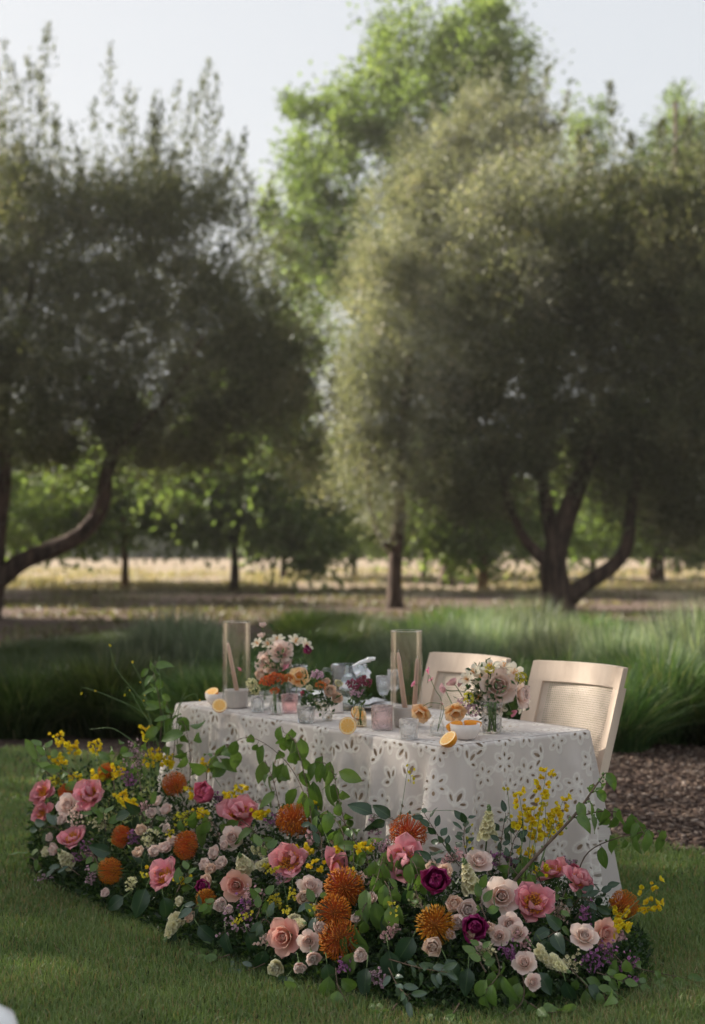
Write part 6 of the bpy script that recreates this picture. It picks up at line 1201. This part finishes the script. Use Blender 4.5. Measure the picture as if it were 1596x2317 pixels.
def vase(name, x, y, r, h, mat, label, cat='vase', flare=1.0, neck=None):
    t = thing(name, label, cat, on_z(x, y, TH + .003), None, 'small vases of flowers on the table'); k = neck or r * flare
    pr = [(0, 0), (r, 0), (r * 1.04, h * .1), (r * (1 + flare) / 2, h * .6), (k, h * .82), (k * 1.06, h), (k * 1.06 - .0025, h), (k - .0025, h * .82), (r * (1 + flare) / 2 - .003, h * .6), (r - .003, h * .08), (0, h * .07)]
    lathed('vase_body', pr, mat, t, 28); lathed('water', [(0, h * .08), (r * .86, h * .085), (r * .9, h * .5), (0, h * .5)], M['water'], t); return t
def stems_in(x, y, h, n, rad, label):
    b = on_z(x, y, TH + .012); t = thing('stem_bundle', label, 'stems', b); mb = MB()
    for i in range(n):
        a = gF.random() * 6.28; V, F, U = tube([Vector((rad * .5 * math.cos(a), rad * .5 * math.sin(a), 0)), Vector((rad * gF.uniform(-.6, .6), rad * gF.uniform(-.6, .6), h))], (.0016, .0014), 4); mb.add(V, F, U)
    o = mb.build('stalks', M['stem'], t); o['kind'] = 'stuff'
Yr = on_z(1113, 1656, TH).y
vase('crystal_vase', 1113, 1657, .040, .125, M['crystal'], 'large cut crystal vase holding the bouquet near the right end of the table', flare=1.15)
stems_in(1113, 1655, .12, 34, .034, 'bundle of green stems inside the large crystal vase at right')
GR = 'flowers of the right table bouquet'
for (x, y, r, pr, nm, ct, lab, ax) in [
 (1130, 1555, 38, ROSE['blush'], 'rose', 'rose', 'big dusty blush rose at the front of the right bouquet', (-.1, -.9, .3)), (1172, 1572, 30, ROSE['blush'], 'rose', 'rose', 'dusty blush rose at the right side of the right bouquet', (.8, -.5, .1)),
 (1095, 1535, 30, [LIL], 'lily', 'lily', 'cream lily left of the dusty rose in the right bouquet', (-.4, -.8, .4)), (1160, 1525, 30, [LIL], 'lily', 'lily', 'cream lily at the upper right of the right bouquet', (.4, -.7, .6)), (1110, 1515, 28, [LIL], 'lily', 'lily', 'cream lily on top of the right bouquet', (-.1, -.5, .9)), (1075, 1525, 26, [LIL], 'lily', 'lily', 'cream lily at the top left of the right bouquet', (-.5, -.5, .7)), (1140, 1512, 24, [LIL], 'lily', 'lily', 'cream lily at the back top of the right bouquet', (.1, -.3, 1)),
 (1060, 1540, 24, [LIL], 'lily', 'lily', 'cream lily bud cluster on the left of the right bouquet', (-.6, -.6, .5)), (1125, 1598, 26, [LIL], 'lily', 'lily', 'cream lily hanging at the bottom of the right bouquet', (.1, -.8, -.5)), (1178, 1590, 26, [LIL], 'lily', 'lily', 'blush lily hanging at the lower right of the right bouquet', (.7, -.5, -.5)), (1085, 1575, 26, [LIL], 'lily', 'lily', 'cream lily low left in the right bouquet', (-.4, -.85, -.1)),
 (1030, 1550, 22, PEAP, 'sweet_pea', 'sweet pea', 'pale pink sweet pea sticking left from the right bouquet', (-.6, -.6, .5)), (1010, 1562, 22, PEAP, 'sweet_pea', 'sweet pea', 'pale pink sweet pea furthest left in the right bouquet', (-.7, -.6, .3)), (1045, 1548, 20, PEAP, 'sweet_pea', 'sweet pea', 'pale pink sweet pea against the lilies', (-.4, -.8, .4)), (1158, 1608, 16, PEA, 'sweet_pea', 'sweet pea', 'hot pink sweet pea hanging below the right bouquet', (.4, -.7, -.5)), (1106, 1524, 10, PEA, 'sweet_pea', 'sweet pea', 'tiny hot pink bud amid the lilies', (0, -.8, .5))]:
    tbloom(pr, nm, ct, GR, x, y, r, Yr + gF.uniform(-.05, .05), lab, ax)
for (x, y, r, b, lab) in [(1180, 1535, 14, MUST, 'yellow mustard head sticking out right of the right bouquet'), (1060, 1580, 14, MUST, 'yellow mustard head low left of the right bouquet'), (1108, 1515, 12, MUST, 'yellow mustard head on top of the right bouquet'), (1048, 1595, 16, MAUV, 'dusty pink amaranth trailing below the right bouquet'), (1072, 1608, 14, MAUV, 'dusty pink amaranth tip near the bowl')]:
    tbloom([b], 'flower_head', 'flower', GR, x, y, r, Yr - .04, lab)
def tablefol(x, y, Yd, rpx, label, n=160):
    p = at(x, y, Yd); t = tag(link('bouquet_greenery', None), label, 'greenery') if False else None
    g_ = np.random.default_rng(int(x)); rr = rpx * Yd / FPX; C = g_.normal(size=(n, 3)) * rr * .45 + np.array(p); V, F, rep = cloud(C, g_.normal(size=(n, 3)) + [0, 0, .3], .03, .014, int(y), True)
    tag(link('bouquet_greenery', mesh('bouquet_greenery', V, F, M['filler'], False, attrs={'rnd': np.repeat(.4 + .6 * g_.random(n), rep)})), label, 'greenery', kind='stuff')
tablefol(1105, 1575, Yr + .02, 55, 'green leaves inside the right table bouquet', 420)
# left bouquet
Yl = on_z(640, 1583, TH).y
vase('bouquet_vase', 640, 1584, .05, .12, M['crystal'], 'glass vase of the large left bouquet behind the rust flowers', flare=1.1); stems_in(640, 1582, .11, 24, .04, 'green stems inside the vase of the left bouquet')
GL = 'flowers of the left table bouquet'
for (x, y, r, pr, nm, ct, lab, ax) in [
 (636, 1478, 26, ROSE['blush'], 'rose', 'rose', 'blush rose at the centre of the left bouquet', (0, -.8, .5)), (605, 1500, 24, ROSE['blush'], 'rose', 'rose', 'peachy rose at the left of the left bouquet', (-.5, -.8, .3)), (622, 1515, 22, RUF['peach'], 'carnation', 'carnation', 'peach carnation low in the left bouquet', (-.2, -.9, .1)), (595, 1525, 20, RUF['peach'], 'carnation', 'carnation', 'peach carnation lowest left in the left bouquet', (-.5, -.8, 0)), (648, 1500, 20, RUF['blush'], 'carnation', 'carnation', 'blush carnation under the centre rose of the left bouquet', (0, -.9, .1)),
 (628, 1452, 22, [LIL], 'lily', 'lily', 'cream lily at the top of the left bouquet', (-.1, -.5, .9)), (668, 1455, 24, [LIL], 'lily', 'lily', 'cream lily at the top right of the left bouquet', (.3, -.5, .8)), (690, 1462, 20, [LIL], 'lily', 'lily', 'cream lily furthest right in the left bouquet', (.6, -.5, .5)), (585, 1458, 18, [LIL], 'lily', 'lily', 'cream lily at the upper left beside the glass cylinder', (-.5, -.5, .6)), (608, 1460, 18, [LIL], 'lily', 'lily', 'cream lily left of the top of the left bouquet', (-.3, -.6, .7)),
 (650, 1495, 20, PEA, 'sweet_pea', 'sweet pea', 'hot pink sweet pea in the left bouquet, upper', (.3, -.9, .2)), (645, 1510, 20, PEA, 'sweet_pea', 'sweet pea', 'hot pink sweet pea in the left bouquet, lower', (.2, -.9, 0)), (642, 1485, 12, PEA, 'sweet_pea', 'sweet pea', 'small hot pink sweet pea beside the centre rose', (.3, -.8, .4)), (548, 1515, 14, PEA, 'sweet_pea', 'sweet pea', 'pink sweet pea seen through the left glass cylinder', (-.3, -.8, .2)), (530, 1525, 12, PEAP, 'sweet_pea', 'sweet pea', 'pale pink sweet pea at the left inside the cylinder view', (-.4, -.8, .2)),
 (595, 1420, 12, RUF['blush'], 'scabiosa', 'scabiosa', 'pale scabiosa standing tall above the left bouquet', (0, -.4, 1)), (594, 1443, 12, RUF['blush'], 'scabiosa', 'scabiosa', 'lilac scabiosa just under the tall one', (-.2, -.5, .8)), (690, 1475, 16, MAG, 'scabiosa', 'scabiosa', 'dark burgundy scabiosa at the right of the left bouquet', (.5, -.7, .4)), (613, 1548, 14, MAG, 'scabiosa', 'scabiosa', 'plum coloured bloom above the rust flowers', (0, -.8, .5))]:
    tbloom(pr, nm, ct, GL, x, y, r, Yl + gF.uniform(-.06, .04), lab, ax)
tablefol(635, 1510, Yl + .02, 70, 'green leaves inside the left table bouquet', 520)
# rust flowers in a round bud vase, posies and bud vases
Yv = on_z(622, 1614, TH).y
vase('bud_vase', 622, 1615, .032, .075, M['glass'], 'round clear bud vase under the rust coloured flowers', flare=.6, neck=.016); stems_in(622, 1613, .10, 6, .02, 'green stems inside the round bud vase')
for x, y, r, b, lab in [(602, 1545, 16, RUST, 'rust flower head at the left of the round bud vase'), (625, 1540, 20, RUST, 'largest rust flower head above the round bud vase'), (648, 1538, 15, RUST, 'rust flower head at the right of the round bud vase'), (622, 1566, 11, RUST, 'small low rust flower head in the round bud vase')]: tbloom([b], 'flower_head', 'flower', 'rust flower heads', x, y, r, Yv, lab, (gF.uniform(-.2, .2), -.3, 1))
tbloom(POP, 'poppy', 'poppy', 'apricot poppies on the table', 676, 1538, 27, Yv + .12, 'ruffled apricot poppy between left bouquet and pitcher', (.1, -.8, .5))
vase('bud_vase', 676, 1588, .022, .09, M['glass'], 'slim clear bud vase carrying the ruffled apricot poppy', flare=.6, neck=.012)
tbloom(CLB[4:5], 'flower_head', 'flower', None, 570, 1548, 13, on_z(583, 1610, TH).y, 'pale yellow bloom right of the left glass cylinder', (-.2, -.6, .8)); tbloom(CLB[4:5], 'flower_head', 'flower', None, 577, 1562, 12, on_z(583, 1610, TH).y, 'pale yellow bloom just below the other one by the left cylinder', (0, -.8, .5))
Yp = on_z(693, 1636, TH).y
for x, y, r, pr, nm, lab, ax in [(688, 1572, 11, PINKD, 'ranunculus', 'small red ranunculus in the cut glass votive', (-.2, -.8, .5)), (700, 1562, 13, RUF['cream'], 'carnation', 'cream bloom in the cut glass votive', (.1, -.7, .7)), (712, 1592, 11, [LIL], 'freesia', 'pale yellow freesia hanging right of the votive', (.4, -.8, .1)), (722, 1600, 12, [LIL], 'freesia', 'cream freesia between votive and clear bottle', (.2, -.8, .2)), (735, 1597, 11, [LIL], 'freesia', 'cream freesia furthest right of the votive', (.4, -.8, .3)),
 (727, 1553, 13, [RUST], 'flower_head', 'rust red bloom right above the votive', (0, -.5, 1)), (740, 1548, 14, RUF['peach'], 'carnation', 'peach rosebud above the clear bottle, left of two', (-.2, -.6, .7)), (765, 1552, 14, RUF['cream'], 'carnation', 'cream rosebud below the pitcher', (.2, -.6, .7)), (748, 1566, 20, RUF['peach'], 'carnation', 'ruffled peach carnation in front of the pitcher', (-.1, -.9, .3)), (762, 1580, 18, RUF['peach'], 'carnation', 'pale peach carnation lowest in front of the pitcher', (.1, -.9, .2)), (745, 1625, 10, [LIL], 'freesia', 'peach-yellow petal bloom lying by the clear bottle', (0, -.8, .2)), (686, 1618, 8, [LIL], 'freesia', 'yellow petal bloom left of the votive', (-.3, -.9, .2))]:
    tbloom(pr, nm, 'flower', 'small blooms along the table centre', x, y, r, Yp + .05 + gF.uniform(0, .06), lab, ax)
vase('bud_vase', 740, 1630, .024, .062, M['glass'], 'small clear bottle vase with freesias in the middle of the table', flare=.8, neck=.014)
vase('bud_vase', 762, 1612, .030, .07, M['ceramic'], 'small pale vase with peach carnations in front of the pitcher', flare=.9)
tablefol(700, 1585, Yp + .03, 22, 'small green leaves in the cut glass votive', 60); tablefol(740, 1590, Yp + .07, 24, 'small green leaves around the freesias', 60); tablefol(712, 1535, Yp + .12, 26, 'grey-green leaves between poppy and pitcher', 90)
Ya = on_z(815, 1642, TH).y
vase('bud_vase', 815, 1643, .029, .078, M['amberglass'], 'amber tinted bottle vase with burgundy flowers', flare=.95, neck=.018); stems_in(815, 1641, .09, 6, .02, 'green stems inside the amber bottle vase')
for x, y, r, b, lab in [(800, 1552, 17, BURG, 'burgundy flower head left over the amber vase'), (825, 1545, 17, BURG, 'burgundy flower head right over the amber vase'), (808, 1570, 16, MAUV, 'dusty green-pink flower head low over the amber vase'), (718, 1530, 15, MAUV, 'dusty pink flower head beside the apricot poppy')]: tbloom([b], 'flower_head', 'flower', 'burgundy and dusty flower heads', x, y, r, Ya, lab, (gF.uniform(-.3, .3), -.3, 1))
tablefol(812, 1578, Ya, 20, 'small green leaves over the amber vase', 60)
Yq = on_z(989, 1660, TH).y
vase('bud_vase', 990, 1662, .034, .07, M['glass'], 'round clear vase with yellow and peach poppies left of the cream bowl', flare=.7, neck=.02)
tbloom(POP, 'poppy', 'poppy', 'apricot poppies on the table', 958, 1608, 26, Yq, 'yellow apricot poppy drooping left of the round clear vase', (-.4, -.8, -.3)); tbloom(POP, 'poppy', 'poppy', 'apricot poppies on the table', 1028, 1604, 28, Yq, 'peach apricot poppy above the orange bowl', (.1, -.75, -.4))
for x, y, r, pr, lab, ax in [(970, 1522, 17, PEA, 'hot pink sweet pea topmost right of the right glass cylinder', (0, -.8, .5)), (973, 1538, 14, PEA, 'hot pink sweet pea second from the top right of the cylinder', (.2, -.8, .3)), (938, 1549, 14, PEA, 'single pink sweet pea petal floating left before the cylinder', (-.4, -.8, .3)), (1000, 1595, 12, PEAP, 'pale sweet pea behind the peach poppy', (-.2, -.8, .4))]: tbloom(pr, 'sweet_pea', 'sweet pea', 'sweet peas beside the right glass cylinder', x, y, r, Yq + .02, lab, ax)
b0 = on_z(990, 1662, TH + .02)
for pts, lab in [([(990, 1655), (1000, 1590), (985, 1560), (972, 1528)], 'curved green stem of the topmost hot pink sweet pea'), ([(990, 1655), (1005, 1600), (975, 1590), (958, 1598)], 'curved stem of the drooping yellow poppy')]:
    P_ = [at(x, y, b0.y) for x, y in pts]; t = thing('bent_sprig', lab, 'sprig', P_[0]); V, F, U = tube([p - P_[0] for p in crom(P_, 12)], .0014, 4); MB().add(V, F, U).build('stalk', M['stem'], t)
# ---- white round-topped pedestal at the bottom left edge, out of focus
t = thing('white_pedestal', 'blurred white rounded pedestal just entering the bottom left corner', 'pedestal', (on_z(-62, 2290, .55).x, on_z(-62, 2290, .55).y, 0))
lathed('pedestal_body', [(0, 0), (.10, 0), (.10, .50), (.085, .54), (.05, .56), (0, .565)], M['china'], t, 36)
lathed('foot_ring', [(.10, 0), (.115, 0), (.115, .03), (.102, .035)], M['china'], t, 36)
